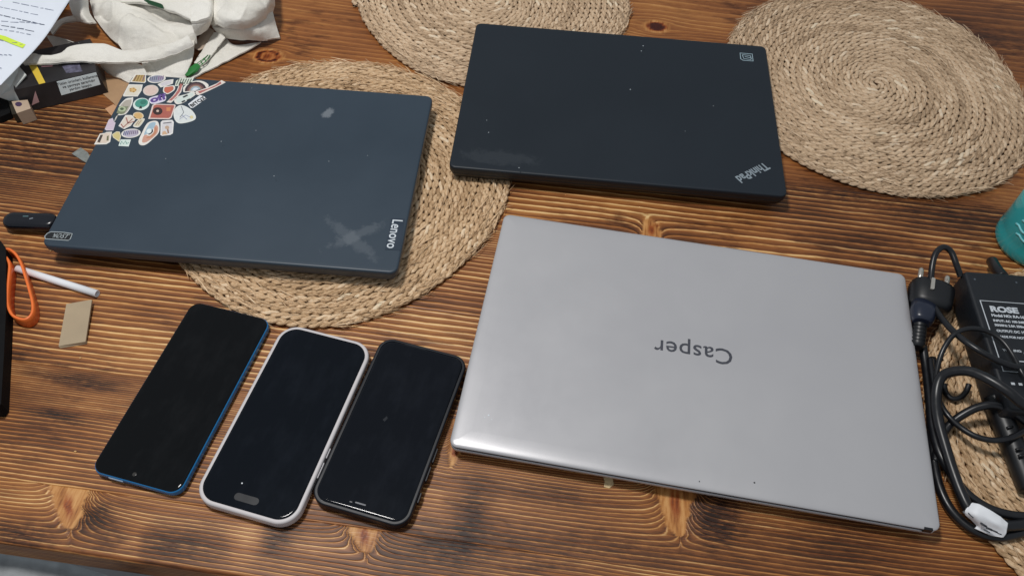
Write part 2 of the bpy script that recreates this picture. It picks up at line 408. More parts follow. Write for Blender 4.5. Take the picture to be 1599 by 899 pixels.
for i in range(len(SEAMS)-1):
    v0, v1 = SEAMS[i]+.00003, SEAMS[i+1]-.00003
    du = .0016 if i < 2 else (.0026 if i < 5 else .004)
    ua = -0.12 if i < 2 else (-.35 if i < 5 else -.5)
    ub = {0: .85, 1: .95}.get(i, 1.15)
    us = np.arange(ua, ub, du)
    e = np.array([0, .0003, .0009, .0018])
    nv = int((v1-v0)/(.0016 if i < 2 else .0024))
    vs = np.concatenate([v0+e, np.linspace(v0+.003, v1-.003, nv), v1-e[::-1]])
    U, V = np.meshgrid(us, vs, indexing='ij')
    ed = np.minimum(V-v0, v1-V)
    Z = -.0002*np.clip(1-ed/.0009, 0, 1)**2
    if i == 0: # rounded front edge
        Z = np.where(V-v0 < .0018, -.0022*np.clip(1-(V-v0)/.0018, 0, 1)**2, Z)
    Z = Z+.00025*noise2(U*9+i*5, V*60, 3+i, 2)
    # grain coordinate
    W = V+.0040*noise2(U*3.1+i*11.7, V*6+i, 20+i, 2)+.0012*noise2(U*14+i*3, V*30, 40+i, 2)
    if i >= 5: W = W+.012*noise2(U*2.2+i*9.1, V*5, 60+i, 2)+.035*(U-.3)*(1 if i >= 6 else .3)
    knot = np.zeros_like(U); ring = np.zeros_like(U)
    for (ut, vt, ux, vx, hw) in SP:
        if not (v0-.02 < vx < v1 and v0 < (vt+vx)/2 < v1): continue
        s = np.clip((V-vx)/(vt-vx), -1, 1.6); uc = ux+(ut-ux)*s+.0028*noise2(V*90+ux*9, U*0+.5, 5, 2)
        hwv = hw*np.clip(s, 0, 2)**.42*(1+.25*noise2(V*160, U*0+2.5, 6, 2))
        d = np.abs(U-uc)
        k = np.clip((hwv-d)/.0014+.3, 0, 1)*(s > 0)
        knot = np.maximum(knot, k)
        sg_ = 1.0 if vt > vx else -1.0
        Hh = .62*sg_*hw*(1+.35*np.sign(U-uc)*math.sin(ux*40))*np.clip(.7+1.2*s, 0, 1.0)*(1+.3*noise2(U*40, V*20, 8, 2))
        W = W-Hh*(np.exp(-np.maximum(d-hwv, 0)/(hw*.42))+.25*np.exp(-(d/(hw*2.2))**2))*np.clip((sg_*(V-vx)+.016)/.016, 0, 1)
        ring = np.maximum(ring, .85*np.exp(-((d-hwv*.12)/(.0011+.05*hw))**2)*np.clip(1-abs(s-.55)/.4, 0, 1)*(hw > .01))
    for (uc, vc, ru, rv, k) in RD:
        if not (v0-.02 < vc < v1+.02): continue
        rr = np.sqrt(((U-uc)/ru)**2+((V-vc)/rv)**2)
        sgn = np.where(V > vc, 1.0, -1.0)
        dv = np.abs(V-vc)
        W = W-sgn*np.minimum(dv, rv)*np.exp(-((U-uc)/(ru*1.9))**2)*np.exp(-np.maximum(dv-rv, 0)/(rv*1.6))*.92
        knot = np.maximum(knot, np.clip((1.35-rr)/.3, 0, 1)*.9)
        if k > .95: ring = np.maximum(ring, np.clip((.9-rr)/.15, 0, 1)*1.0)
        elif k > .85: ring = np.maximum(ring, 2.0*np.exp(-((rr-.80)/.12)**2)*(.6+.5*noise2(U*300, V*300, 9, 2))+.5*np.exp(-(rr/.35)**2)+.22*(rr < .8))
        else: ring = np.maximum(ring, k*(np.exp(-((rr-.62)/.22)**2)+.6*np.exp(-(rr/.4)**2)))
    # phase = integral of 1/spacing over the grain coordinate
    spc, con = SPACE[i]
    vg = np.linspace(v0-.08, v1+.08, 800)
    sg = np.interp((vg-v0)/(v1-v0), [a for a, _ in spc], [b for _, b in spc])/1000
    pg = np.concatenate([[0], np.cumsum(1/sg[1:]*(vg[1]-vg[0]))])
    PH = np.interp(W, vg, pg)+i*13
    C = np.full_like(U, con)
    BL = np.zeros_like(U)
    for (bu, bv, ru, rv, k) in BLOTS:
        BL += k*np.exp(-(((U-bu)/ru)**2+((V-bv)/rv)**2))
    Pm = np.stack([U, V, Z], -1)
    o = grid_mesh('plank', Pm, WOOD, table, {'wood': ('FLOAT_VECTOR', np.stack([U+i*1.37, PH, knot], -1).reshape(-1, 3)),
                                            'aux': ('FLOAT_VECTOR', np.stack([V+i*.33, C, ring], -1).reshape(-1, 3)),
                                            'blot': ('FLOAT', BL.reshape(-1))})
    # sides and underside of the board
    t_ = .030
    zf = -.0022 if i == 0 else -.0002
    vv = [(ua, v0, zf), (us[-1], v0, zf), (us[-1], v0, -t_), (ua, v0, -t_), (ua, v1, -.0011), (us[-1], v1, -.0011), (us[-1], v1, -t_), (ua, v1, -t_)]
    me = o.data
    # join the side faces into the plank mesh through bmesh
    import bmesh
    bm = bmesh.new(); bm.from_mesh(me)
    lw = bm.verts.layers.float_vector.get('wood'); la = bm.verts.layers.float_vector.get('aux')
    n = len(us) ; seg = 60
    def strip(vy, za, flip):
        prev = None
        for k in range(seg+1):
            x = ua+(us[-1]-ua)*k/seg
            row = []
            for q in range(4):
                z = za+(-t_-za)*q/3
                w = bm.verts.new((x, vy, z)); w[lw] = (x+i*1.37, (q/3)*t_/.0042+.3*math.sin(x*9), 0); w[la] = (z*1.0+i*.33, .7, 0); row.append(w)
            if prev:
                for q in range(3):
                    f = (prev[q], row[q], row[q+1], prev[q+1]) if flip else (prev[q+1], row[q+1], row[q], prev[q])
                    bm.faces.new(f)
            prev = row
    strip(v0, zf, False); strip(v1, -.0002, True)
    bm.to_mesh(me); bm.free()
# apron under the boards
mesh('apron', [(x, y, z) for x in (-.3, 1.0) for y in (.03, .05) for z in (-.10, -.031)], [(0, 1, 3, 2), (4, 6, 7, 5), (0, 4, 5, 1), (2, 3, 7, 6), (0, 2, 6, 4), (1, 5, 7, 3)], M['box_side'], table, smooth=False)
# pale scrape in the wood near the silver laptop
pts = [(941, 741), (953, 742), (957, 749), (958, 757), (951, 762), (943, 760), (944, 751)]
ww = [uvw(at(*p)) for p in pts]
prism('paint_chip', [(a, b) for a, b in ww], .0001, .0007, plain('bare_wood', (214, 190, 146), .8, var=.15, scale=400), table)

# ------------------------------------------------------------ straw placemats
def mat_shape(th, k):
    if k is None: return np.ones_like(th)
    return 1+k[0]*np.cos(2*th)+k[1]*np.sin(2*th)+k[2]*np.cos(3*th)+k[3]*np.sin(3*th)+k[4]*np.cos(4*th)+k[5]*np.sin(4*th)
def placemat(c, R, shape, pitch, twist, mat, label, seed, zf=None):
    R = R+.0015
    root = empty('placemat', (c[0], c[1], 0))
    tag(root, label, 'placemat', 'round woven straw placemats')
    r = np.random.default_rng(seed)
    # spiral centre line, resampled by arc length
    turns = R/pitch; th = np.linspace(0, turns*2*np.pi, int(turns*260)); rr = pitch*th/(2*np.pi)
    L = np.concatenate([[0], np.cumsum(np.hypot(np.diff(rr), rr[:-1]*np.diff(th)))])
    ds = .0017; s = np.arange(.004, L[-1]-.001, ds); th = np.interp(s, L, th); rr = np.interp(s, L, rr)
    n = len(s)
    wob = noise2(s*16, s*0+.5, seed, 3)*.0007
    sh = 1+(mat_shape(th, shape)-1)*np.clip(rr/(R*.5), 0, 1)
    rad = (rr+wob)*sh
    C = np.stack([rad*np.cos(th), rad*np.sin(th), np.full(n, .0030)], 1)
    C[:, 2] += noise2(s*9, s*0+3.5, seed+1, 2)*.0005+.0006*noise2(C[:, 0]*18, C[:, 1]*18, seed+2, 2)
    Rn = np.stack([np.cos(th), np.sin(th), np.zeros(n)], 1)
    Z = np.array([0, 0, 1.0])
    sides = 6; V = []; F = []; T = []
    ns = 2
    off = 0
    tw = 2*np.pi*(s/twist)+1.6*noise2(s*11, s*0+7.5, seed+3, 3)
    for q in range(ns):
        a = tw+q*2*np.pi/ns
        amp_r, amp_z = pitch*.27, pitch*.11
        D = C+amp_r*np.cos(a)[:, None]*Rn+amp_z*np.sin(a)[:, None]*Z
        th_ = pitch*(.325+.07*noise2(s*60, s*0+q, seed+5+q, 3))
        # outermost turn stands a bit proud
        Tn = np.gradient(D, axis=0); Tn /= np.linalg.norm(Tn, axis=1)[:, None]
        S = np.cross(Tn, Z); S /= np.linalg.norm(S, axis=1)[:, None]; U = np.cross(S, Tn)
        al = np.linspace(0, 2*np.pi, sides, endpoint=False)
        vv = D[:, None, :]+th_[:, None, None]*(np.cos(al)[None, :, None]*S[:, None]+.70*np.sin(al)[None, :, None]*U[:, None])
        V.append(vv.reshape(-1, 3))
        idx = off+np.arange(n*sides).reshape(n, sides); idx = np.concatenate([idx, idx[:, :1]], 1)
        F.append(np.stack([idx[:-1, :-1], idx[:-1, 1:], idx[1:, 1:], idx[1:, :-1]], -1).reshape(-1, 4))
        # tone: slow change along the strand plus each visible stitch its own shade
        stitch = np.floor(a/(2*np.pi)); hsh = np.modf(np.abs(np.sin(stitch*12.9898+q*78.2+seed)*43758.5))[0]
        tone = .52+.28*hsh+.34*noise2(s*2.3, s*0+q*3.1, seed+11+q, 3)+.10*noise2(C[:, 0]*14, C[:, 1]*14, seed+8, 2)
        tone = tone+(hsh > .95)*.32
        tt = np.stack([np.repeat(tone, sides), np.repeat(s, sides)+q*3, np.tile(al, n)], 1); T.append(tt)
        off += n*sides
    o = np_mesh('coiled_straw_rope', np.concatenate(V), np.concatenate(F), mat, root, {'tone': ('FLOAT_VECTOR', np.concatenate(T))})
    # loose fibres and flat slivers
    V = []; F = []; T = []; off = 0
    for q in range(1700):
        k = int((r.random()**(.5 if q % 5 else .04))*(n-80))+5; m = 6; st = int(r.integers(1, 4))
        jj = np.clip(k+np.arange(m)*st, 0, n-1)
        dr = (r.random()-.5)*.008; up = .0046+r.random()*.0006
        w = r.choice([.0002, .00028, .0007], p=[.5, .3, .2])
        cpos = C[jj]+Rn[jj]*(np.linspace(-1, 1, m)[:, None]*dr+(r.random()-.5)*pitch)
        lift = np.sin(np.linspace(0, np.pi, m))*r.random()*.0016
        cpos[:, 2] = up+lift
        rim = rr[k] > R*.965
        if rim: cpos += Rn[jj]*np.linspace(0, .007*r.random(), m)[:, None]
        nrm = Rn[jj]
        tap = np.sin(np.linspace(.15, np.pi-.15, m))[:, None]
        A_ = cpos+nrm*w*tap; B_ = cpos-nrm*w*tap; mid = cpos+np.array([0, 0, .0003])
        V.append(np.stack([A_, mid, B_], 1).reshape(-1, 3))
        idx = off+np.arange(m*3).reshape(m, 3)
        F.append(np.stack([idx[:-1, :-1], idx[:-1, 1:], idx[1:, 1:], idx[1:, :-1]], -1).reshape(-1, 4))
        tn = r.uniform(.25, .95) if w < .001 else r.uniform(.6, 1.15)
        T.append(np.tile([[tn, r.random()*9, 0]], (m*3, 1))); off += m*3
    f = np_mesh('loose_fibres', np.concatenate(V), np.concatenate(F), mat, root, {'tone': ('FLOAT_VECTOR', np.concatenate(T))})
    tag(f, kind='stuff')
    return root
kA = [-0.0052, -0.0124, 0.0054, 0.0178, 0.0097, 0.0038]
kB = [0.005, 0.0077, -0.0163, 0.0081, 0.0086, -0.0164]
kC = [-0.0218, -0.0048, -0.0082, -0.0039, -0.0094, 0.0008]
placemat((-.1847, .5666), .1749, kA, .0064, .0185, STRAW_A, 'round woven straw placemat under the grey laptop with stickers', 101)
placemat((-.0393, .8795), .1653, kB, .0068, .0190, STRAW_C, 'round woven straw placemat cut by the top edge, behind the black laptop', 202)
placemat((.4002, .7494), .1703, kC, .0070, .0190, STRAW_C, 'round woven straw placemat right of the black laptop, nearly wholly in view', 303)
placemat((.5331, .3108), .1818, None, .0064, .0185, STRAW_A, 'round woven straw placemat under the power adapter and cords', 404)

# ------------------------------------------------------------ laptops
def local(root, p):
    c, s = math.cos(root.rotation_euler[2]), math.sin(root.rotation_euler[2])
    d = Vector(p)-root.location
    return (d.x*c+d.y*s, -d.x*s+d.y*c, d.z)
def lpx(root, px, py, z):   # photograph spot on a plane of height z, in the thing's own frame
    return local(root, at(px, py, z))[:2]

# silver laptop
W_, H_ = .3718, .2433
sl = empty('silver_laptop', (.1574, .3696, 0), -.1349)
tag(sl, 'closed silver laptop with dark Casper lettering, largest and nearest of the three', 'laptop')
slab('base', W_-.0006, H_-.0006, .0065, [(.026, .0022), (.016, .0030), (.006, .0085), (.0012, .0098), (0, .0106), (0, .0128), (.0006, .0134)], M['silver'], sl)
slab('hinge_gap', W_-.0026, H_-.0026, .006, [(0, .0133), (0, .0172)], plain('dark_steel_gap', (62, 68, 78), .4, .3), sl)
slab('lid', W_, H_, .0065, [(.0012, .0170), (.0002, .0172), (0, .0176), (.0002, .0182), (.0010, .0187), (.0022, .0191), (.0040, .01945), (.0065, .0197), (.0100, .01990), (.015, .0200)], M['silver'], sl, seg=10)
for sx in (-1, 1):
    for sy in (-1, 1):
        lathe('rubber_foot', [(.006, 0), (.0065, .001), (.0065, .003)], M['black_matte'], sl, (sx*.15, sy*.09, 0), 16)
# lettering turned towards the far side of the table
p0 = lpx(sl, 1141, 557, .0201); p1 = lpx(sl, 1026, 541, .0201)
ang = math.atan2(p1[1]-p0[1], p1[0]-p0[0])
text('lettering', 'Casper', .0222, M['logo_grey'], sl, ((p0[0]+p1[0])/2, (p0[1]+p1[1])/2+.0004, .0201), ang, offset=.0001, space=1.04)
# dark notch at the right end of the front edge
a = lpx(sl, 1443, 819, .019); b = lpx(sl, 1466, 825, .019)
prism('hinge_cover', [(a[0], -H_/2-.0004), (W_/2-.006, -H_/2-.0004), (W_/2-.006, -H_/2+.0016), (a[0], -H_/2+.0016)], .0140, .0190, M['black_plastic'], sl)
prism('hinge_cover', [(-W_/2+.0012, -H_/2+.0055), (-W_/2+.0050, -H_/2+.0012), (-W_/2+.0062, -H_/2+.0024), (-W_/2+.0022, -H_/2+.0068)], .0120, .0175, M['black_plastic'], sl)
def fleck(root, px, py, z, r, mat, name='speck'):
    x, y = lpx(root, px, py, z)
    pts = [(x+r*(.7+.5*random.random())*math.cos(a), y+r*(.7+.5*random.random())*math.sin(a)) for a in [k*math.pi/3 for k in range(6)]]
    return prism(name, pts, z+.00002, z+.0002, mat, root)
for (px, py, r_) in ((763, 648, .0009), (757, 652, .0005), (768, 655, .0005)): fleck(sl, px, py, .0200, r_, M['logo_white'], 'scuff')
fleck(sl, 1178, 753, .0200, .0007, M['ink'], 'speck'); fleck(sl, 1092, 751, .0200, .0005, M['ink'], 'speck')

# black laptop (thick, slightly tapered)
W_, H_ = .3311, .2323
bl = empty('black_laptop', (.1037, .6750, .006), -.0545)
tag(bl, 'closed matte black laptop lying across three placemats at the back', 'laptop')
Mb = lid_material('black_soft_lid', (22, 30, 38), .46, .35, smear=[(-.118, -.098, .036, .009, 0, .04)])
ZB = .018
slab('base', W_-.002, H_-.002, .006, [(.010, -.0012), (.004, .0005), (.001, .005), (0, .0085), (.0003, .0094)], M['black_plastic'], bl)
slab('hinge_gap', W_-.003, H_-.003, .005, [(0, .0093), (0, .0102)], M['black_gap'], bl)
slab('lid', W_, H_, .0065, [(.0006, .0100), (0, .0106), (0, .0165), (.0003, .0173), (.0009, .0178), (.0018, .0180), (.004, .0180)], Mb, bl)
for sx in (-1, 1):
    for sy in (-1, 1): slab('rubber_foot', .02, .008, .003, [(0, -.0052), (0, -.001)], M['black_matte'], bl, sx*.12, sy*.085, 4)
p0 = lpx(bl, 1194, 258, .024); p1 = lpx(bl, 1154, 278, .024)
ang = math.atan2(p1[1]-p0[1], p1[0]-p0[0])
text('lettering', 'ThinkPad', .0138, M['logo_silver'], bl, ((p0[0]+p1[0])/2+.0004, (p0[1]+p1[1])/2-.0012, ZB+.0001), ang, offset=.00032, sx=.76)
# small square emblem near the far right corner
q = [lpx(bl, *p, .024) for p in ((1154, 82), (1175, 83), (1177, 97), (1157, 96))]
qc = (sum(x for x, _ in q)/4, sum(y for _, y in q)/4)
def rail(name, pts, w, z, mat, root, closed=False, h=.0001):
    P = [Vector(p) for p in pts]; n = len(P); L = []; Rr = []
    for i, p in enumerate(P):
        a = P[(i-1) % n] if (closed or i > 0) else P[i]; b = P[(i+1) % n] if (closed or i < n-1) else P[i]
        t = (b-a).normalized(); nn = Vector((-t.y, t.x)); L.append(p+nn*w/2); Rr.append(p-nn*w/2)
    V = [(v.x, v.y, z+h) for v in L]+[(v.x, v.y, z+h) for v in Rr]+[(v.x, v.y, z) for v in L]+[(v.x, v.y, z) for v in Rr]
    F = []
    for i in range(n if closed else n-1):
        j = (i+1) % n; F += [(i, j, n+j, n+i)[::-1], (i, 2*n+i, 2*n+j, j), (n+i, n+j, 3*n+j, 3*n+i)]
    return mesh(name, V, F, mat, root, smooth=False)
em = M['print_emblem'] = plain('emblem_foil', (150, 172, 182), .4)
sq = [(qc[0]+x, qc[1]+y) for x, y in ((-.0068, .0062), (.0068, .0062), (.0068, -.0062), (-.0045, -.0062), (-.0068, -.004))]
e0 = rail('emblem', sq, .0011, ZB, em, bl, True)
for sgm in ([(-.0045, .0035), (.005, .003)], [(-.0045, .0035), (-.0035, -.003), (.0048, -.0042)], [(-.002, .0005), (.0045, -.0008)], [(.0045, .0040), (.0050, -.0035)]):
    rail('emblem_stroke', [(qc[0]+x, qc[1]+y) for x, y in sgm], .0009, ZB+.00003, em, e0)
for (px, py, r_) in ((1003, 79, .0008), (1000, 87, .0008), (983, 147, .0008), (760, 195, .0006), (763, 214, .0006), (810, 269, .0008), (1068, 212, .0004)):
    fleck(bl, px, py, .024, r_, col('dust', (140, 150, 156), .8), 'dust_speck')

# grey laptop with stickers
W_, H_ = .3200, .2356
gl = empty('grey_laptop', (-.2573, .5568, .006), -.039)
tag(gl, 'closed slate grey laptop with a corner full of stickers', 'laptop')
ZG = .020; ZW = ZG+.006
# smears are placed in the lid's own frame
sm = []
for (px, py, ax, ay, dx, k) in ((513, 176, .008, .0042, (523, 166, 500, 190), .42), (555, 368, .026, .0062, (598, 352, 495, 398), .12), (548, 372, .030, .0065, (510, 340, 600, 412), .11)):
    c_ = lpx(gl, px, py, ZW); a_ = lpx(gl, dx[0], dx[1], ZW); b_ = lpx(gl, dx[2], dx[3], ZW)
    sm.append((c_[0], c_[1], ax, ay, math.atan2(b_[1]-a_[1], b_[0]-a_[0]), k))
Mg = lid_material('slate_grey_lid_smeared', (42, 55, 67), .42, .45, smear=sm)
slab('base', W_-.002, H_-.002, .008, [(.014, -.0004), (.006, .0010), (.0015, .0065), (.0005, .0105), (.0008, .0112)], plain('slate_grey_base', (50, 56, 66), .45), gl)
slab('hinge_gap', W_-.004, H_-.004, .007, [(0, .0110), (0, .0124)], M['black_gap'], gl)
slab('lid', W_, H_, .0075, [(.0008, .0122), (0, .0128), (0, .0185), (.0004, .0194), (.0012, .0199), (.0022, .0200), (.005, .0200)], Mg, gl)
for sx in (-1, 1):
    for sy in (-1, 1): slab('rubber_foot', .03, .006, .003, [(0, -.004 if sx > 0 else -.006), (0, .001)], M['black_matte'], gl, sx*.11, sy*.09, 4)
# name plate at the right edge
q = [lpx(gl, *p, ZW) for p in ((611, 341), (632, 342), (625, 391), (601, 390))]
pl = prism('name_plate', q, ZG-.0002, ZG+.00025, M['plate_dark'], gl)
p0 = lpx(gl, 621, 345, ZW); p1 = lpx(gl, 612, 386, ZW)
ang = math.atan2(p1[1]-p0[1], p1[0]-p0[0])
text('lettering', 'Lenovo', .0135, M['logo_white'], pl, ((p0[0]+p1[0])/2-.0006, (p0[1]+p1[1])/2, ZG+.0003), ang, offset=.00012, sx=.86)
# outlined badge sticker in the near left corner
q = [lpx(gl, *p, ZW) for p in ((70, 369), (74, 364.5), (80, 362), (100, 363), (113, 365), (110, 373), (107, 375.5), (71, 373))]
bs = prism('badge_sticker', q, ZG, ZG+.0001, M['black_plastic'], gl)
bs['label'] = 'black badge sticker with a pale outline in the near left corner'
rail('badge_outline', q, .0007, ZG+.0001, col('foil', (160, 172, 176)), bs, True)
p0 = lpx(gl, 78, 368, ZW); p1 = lpx(gl, 108, 370, ZW)
text('badge_print', 'IAI', .0060, col('foil2', (120, 128, 130)), bs, (p0[0]+.006, p0[1], ZG+.00015), math.atan2(p1[1]-p0[1], p1[0]-p0[0]), shear=.3, align='CENTER')
text('badge_print', 'VOST', .0072, col('foil', (160, 172, 176)), bs, (p1[0]-.0085, p1[1], ZG+.00015), math.atan2(p1[1]-p0[1], p1[0]-p0[0]), shear=.3, align='CENTER', sx=.8)

def sticker(pts, rgb, border=(226, 222, 212), smooth_=True, label=None, inset=.82, cu=4):
    """pts in photograph pixels on the lid; a pale die-cut sheet with a coloured print"""
    P = [lpx(gl, *p, ZW) for p in pts]
    if smooth_: P = [tuple(x) for x in catmull([(*p, 0) for p in P], cu, True)[:, :2]]
    s = prism('sticker', P, ZG, ZG+.00012, col('sheet%d_%d_%d' % border, border), gl)
    if label: s['label'] = label
    if rgb:
        cx = sum(p[0] for p in P)/len(P); cy = sum(p[1] for p in P)/len(P)
        prism('print', [(cx+(x-cx)*inset, cy+(y-cy)*inset) for x, y in P], ZG+.0001, ZG+.00017, col('c%d_%d_%d' % rgb, rgb), s)
    s['n'] = 0
    return s
def sub(s, pts, rgb, smooth_=False, name='print', lvl=1):
    P = [lpx(gl, *p, ZW) for p in pts]
    if smooth_: P = [tuple(x) for x in catmull([(*p, 0) for p in P], 4, True)[:, :2]]
    return prism(name, P, ZG+.0001, ZG+.00019+.00003*lvl, col('c%d_%d_%d' % rgb, rgb), s)
def sline(s, pts, w, rgb, lvl=2, name='print_line'):
    P = [lpx(gl, *p, ZW) for p in pts]
    return rail(name, P, w, ZG+.00015+.00003*lvl, col('c%d_%d_%d' % rgb, rgb), s)
def ell(cx, cy, rx, ry, ang=0, n=14):
    c, s_ = math.cos(math.radians(ang)), math.sin(math.radians(ang))
    return [(cx+rx*math.cos(a)*c-ry*math.sin(a)*s_, cy+rx*math.cos(a)*s_+ry*math.sin(a)*c) for a in [2*math.pi*k/n for k in range(n)]]
def stext(s, word, a, b, size, rgb, off=.0001, sx=1.0, shear=0):
    p0 = lpx(gl, *a, ZW); p1 = lpx(gl, *b, ZW)
    return text('print_word', word, size, col('c%d_%d_%d' % rgb, rgb), s, ((p0[0]+p1[0])/2, (p0[1]+p1[1])/2, ZG+.0003), math.atan2(p1[1]-p0[1], p1[0]-p0[0]), offset=off, sx=sx, shear=shear)
def arc(cx, cy, rx, ry, a0, a1, rot=0, n=9):
    c, s_ = math.cos(math.radians(rot)), math.sin(math.radians(rot)); out = []
    for k in range(n+1):
        a = math.radians(a0+(a1-a0)*k/n); x, y = rx*math.cos(a), -ry*math.sin(a); out.append((cx+x*c-y*s_, cy+x*s_+y*c))
    return out
# 1 corner lettering sticker
s = sticker([(211, 116), (228, 116), (228, 128), (226, 130), (203, 128.5)], (196, 160, 84), smooth_=False, label='gold lettered sticker in the far left corner')
for x in range(4): sline(s, [(209+x*4.6, 127), (214+x*4, 118)], .0012, [(120, 80, 60), (150, 110, 40), (170, 120, 60), (130, 90, 110)][x])
# 2 oval
s = sticker(ell(244.5, 123.5, 14.4, 6.4, -6), (150, 150, 172), label='oval sticker with grey and purple lettering at the far edge')
for x in range(7): sline(s, [(234+x*3.3, 126.5-x*.3), (235.5+x*3.3, 120.5-x*.3)], .0009, (84, 96, 130) if x < 4 else (130, 88, 140))
# 3 pale lettering
s = sticker([(246, 132), (258, 126), (271, 124), (270, 131), (262, 134), (251, 137)], (206, 200, 206), smooth_=False, label='pale grey hand lettered sticker', inset=.7)
# 4 striped lettering
s = sticker([(273, 135), (275, 127), (281, 122.5), (303, 121.5), (299, 130), (285, 134)], None, border=(214, 222, 204), smooth_=False, label='pale green slanted lettering sticker')
for x in range(6): sline(s, [(275.5+x*4, 133-x*.4), (280+x*3.8, 123.6)], .0010, (84, 96, 84))
# 5 flower square
s = sticker([(201, 132), (223, 132.5), (221, 142), (215, 151), (193, 151), (192, 149)], (222, 212, 188), smooth_=False, label='cream sticker with a small orange flower')
sub(s, ell(207.5, 141, 5.5, 3.6), (224, 176, 96), name='flower', lvl=1)
for a in range(5): sub(s, ell(207.5+4.4*math.cos(a*1.257), 141+2.8*math.sin(a*1.257), 1.6, 1.1), (196, 138, 48), name='petal', lvl=2)
# 6 pink round
s = sticker(ell(235.5, 141.5, 12.2, 8.4, -8), (222, 190, 176), border=(216, 200, 188), label='plain pink round sticker')
# 7 heart
s = sticker([(254.5, 142), (256, 136), (262, 134.8), (272, 134), (273, 140), (267, 145), (261, 147.5), (256, 145)], (212, 96, 66), label='red heart sticker', inset=.78)
# 8 off
s = sticker([(233, 154), (250, 148.5), (257, 146.5), (259.5, 154), (255, 159), (237, 162.5)], (214, 204, 232), border=(226, 222, 236), label='lilac sticker with the purple word off', inset=.9)
stext(s, 'off', (236, 157), (257, 151.5), .0125, (88, 54, 148), .0006, sx=1.15)
# 9 red streamer (two)
s = sticker([(281, 129), (287, 129), (283, 144), (276, 153), (267, 161), (260, 160), (270, 150), (276, 142)], None, label='dusty red ribbon sticker running down', border=(228, 214, 202), smooth_=False)
sub(s, [(281.5, 131), (285.5, 131), (281.5, 143), (275, 151), (268, 157.5), (263.5, 157.5), (272.5, 149), (278, 141)], (190, 96, 90))
# 10 rainbow dark
s = sticker([(286, 142), (287, 136), (295, 130), (306, 126.5), (316, 127), (324, 131), (325, 136), (312, 141), (300, 143.5), (288, 144.5)], None, label='rainbow sticker with dark purple and brown arcs')
for r1, c_ in ((17, (52, 36, 44)), (13.5, (110, 66, 64)), (10.5, (160, 122, 100)), (8, (150, 176, 190)), (5, (214, 222, 236))):
    sub(s, arc(305.5, 141.5, r1, r1*.78, 5, 178, -8)+[(305.5, 141.5)], c_, lvl=int(20-r1)//3, name='arc')
# 11 long red streamer
s = sticker([(304, 147), (307, 141), (325, 136.5), (338, 131), (346, 125.5), (352.5, 129), (347, 132), (337, 137), (322, 144), (310, 149)], None, border=(230, 216, 204), label='long dusty red ribbon sticker reaching towards the middle', smooth_=False)
sub(s, [(309, 143.5), (325, 139), (337, 133.5), (344.5, 128), (346, 131), (336, 136), (322, 141.5), (312, 146.5)], (190, 96, 90), lvl=6)
# 12 clapper/tag sticker
s = sticker([(272, 157), (278, 151), (292, 147), (301, 143), (306, 147), (299, 153), (286, 161), (276, 163)], (206, 220, 212), label='pale green rounded sticker with black bars')
for (a, b) in (((286, 152.5), (293, 149)), ((284, 160), (289, 157.5)), ((292, 157.5), (297, 155))): sline(s, [a, b], .0022, (40, 44, 48))
# 13 bitqz
s = sticker([(293.5, 163), (312, 149), (318, 150.5), (322.5, 154), (302, 168.5), (298, 169)], None, border=(222, 226, 232), smooth_=False, label='white slanted sticker with black letters bitqz')
stext(s, 'BITQZ', (299, 166), (319, 153), .0066, (28, 30, 36), .00022, sx=.95)
# 14 cup with green ring
s = sticker([(178, 192), (186, 174), (186, 166), (196, 155), (205, 153), (208, 153), (206, 164), (198, 177), (190, 180), (182, 181.5)][::1], (176, 166, 150), label='milky cup sticker with a green ring')
s.data.update()
sub(s, [(182, 177), (186, 166.5), (201, 166.5), (194, 178), (189, 179)], (124, 132, 96), name='cup_band', lvl=1)
sub(s, ell(190.5, 170.8, 6.2, 4.2), (172, 188, 142), name='ring', lvl=2); sub(s, ell(190.5, 170.5, 3, 2), (70, 92, 60), name='ring_centre', lvl=3)
# 15 teal tree
s = sticker(ell(220.5, 163, 13, 9.4, -12), None, border=(214, 230, 222), label='round sticker with a teal tree crown')
sub(s, ell(221, 161.5, 10.5, 6.8, -12), (52, 152, 130), name='tree_crown'); sub(s, ell(224, 160, 5, 3.4, -12), (34, 124, 104), name='tree_crown', lvl=2)
sub(s, [(217, 170), (219, 166), (221, 166), (222, 170)], (36, 44, 40), name='tree_trunk', lvl=3)
# 16 record player
s = sticker([(231.5, 186), (238, 164.5), (242, 162.5), (273, 163.5), (274.5, 165), (268, 184), (264, 186.5)], (188, 84, 66), border=(228, 206, 196), smooth_=False, label='red record player sticker', inset=.88)
sub(s, ell(246.3, 174, 7.6, 6), (50, 26, 24), name='record', lvl=2); sub(s, ell(246.3, 173.8, 2.2, 1.8), (214, 180, 160), name='record_hub', lvl=4)
sub(s, [(260, 168), (267, 168), (266, 174), (260, 174)], (224, 124, 66), name='sleeve', lvl=2)
# 17 mountain/white doodle
s = sticker([(271.5, 183), (272, 172), (280, 165), (289, 166), (300, 173), (306, 183), (301, 189), (284, 193), (276, 191)], (216, 222, 220), border=(224, 228, 222), label='white pebble shaped sticker with a thin blue drawing', inset=.9)
sline(s, [(283, 166), (287, 176), (281, 184)], .0006, (90, 98, 110)); sline(s, [(280, 187), (290, 180), (298, 184)], .0006, (140, 150, 190)); sline(s, [(284, 180), (292, 187)], .0006, (140, 150, 190))
sub(s, ell(299, 183.5, 3, 2.6), (226, 208, 140), lvl=2)
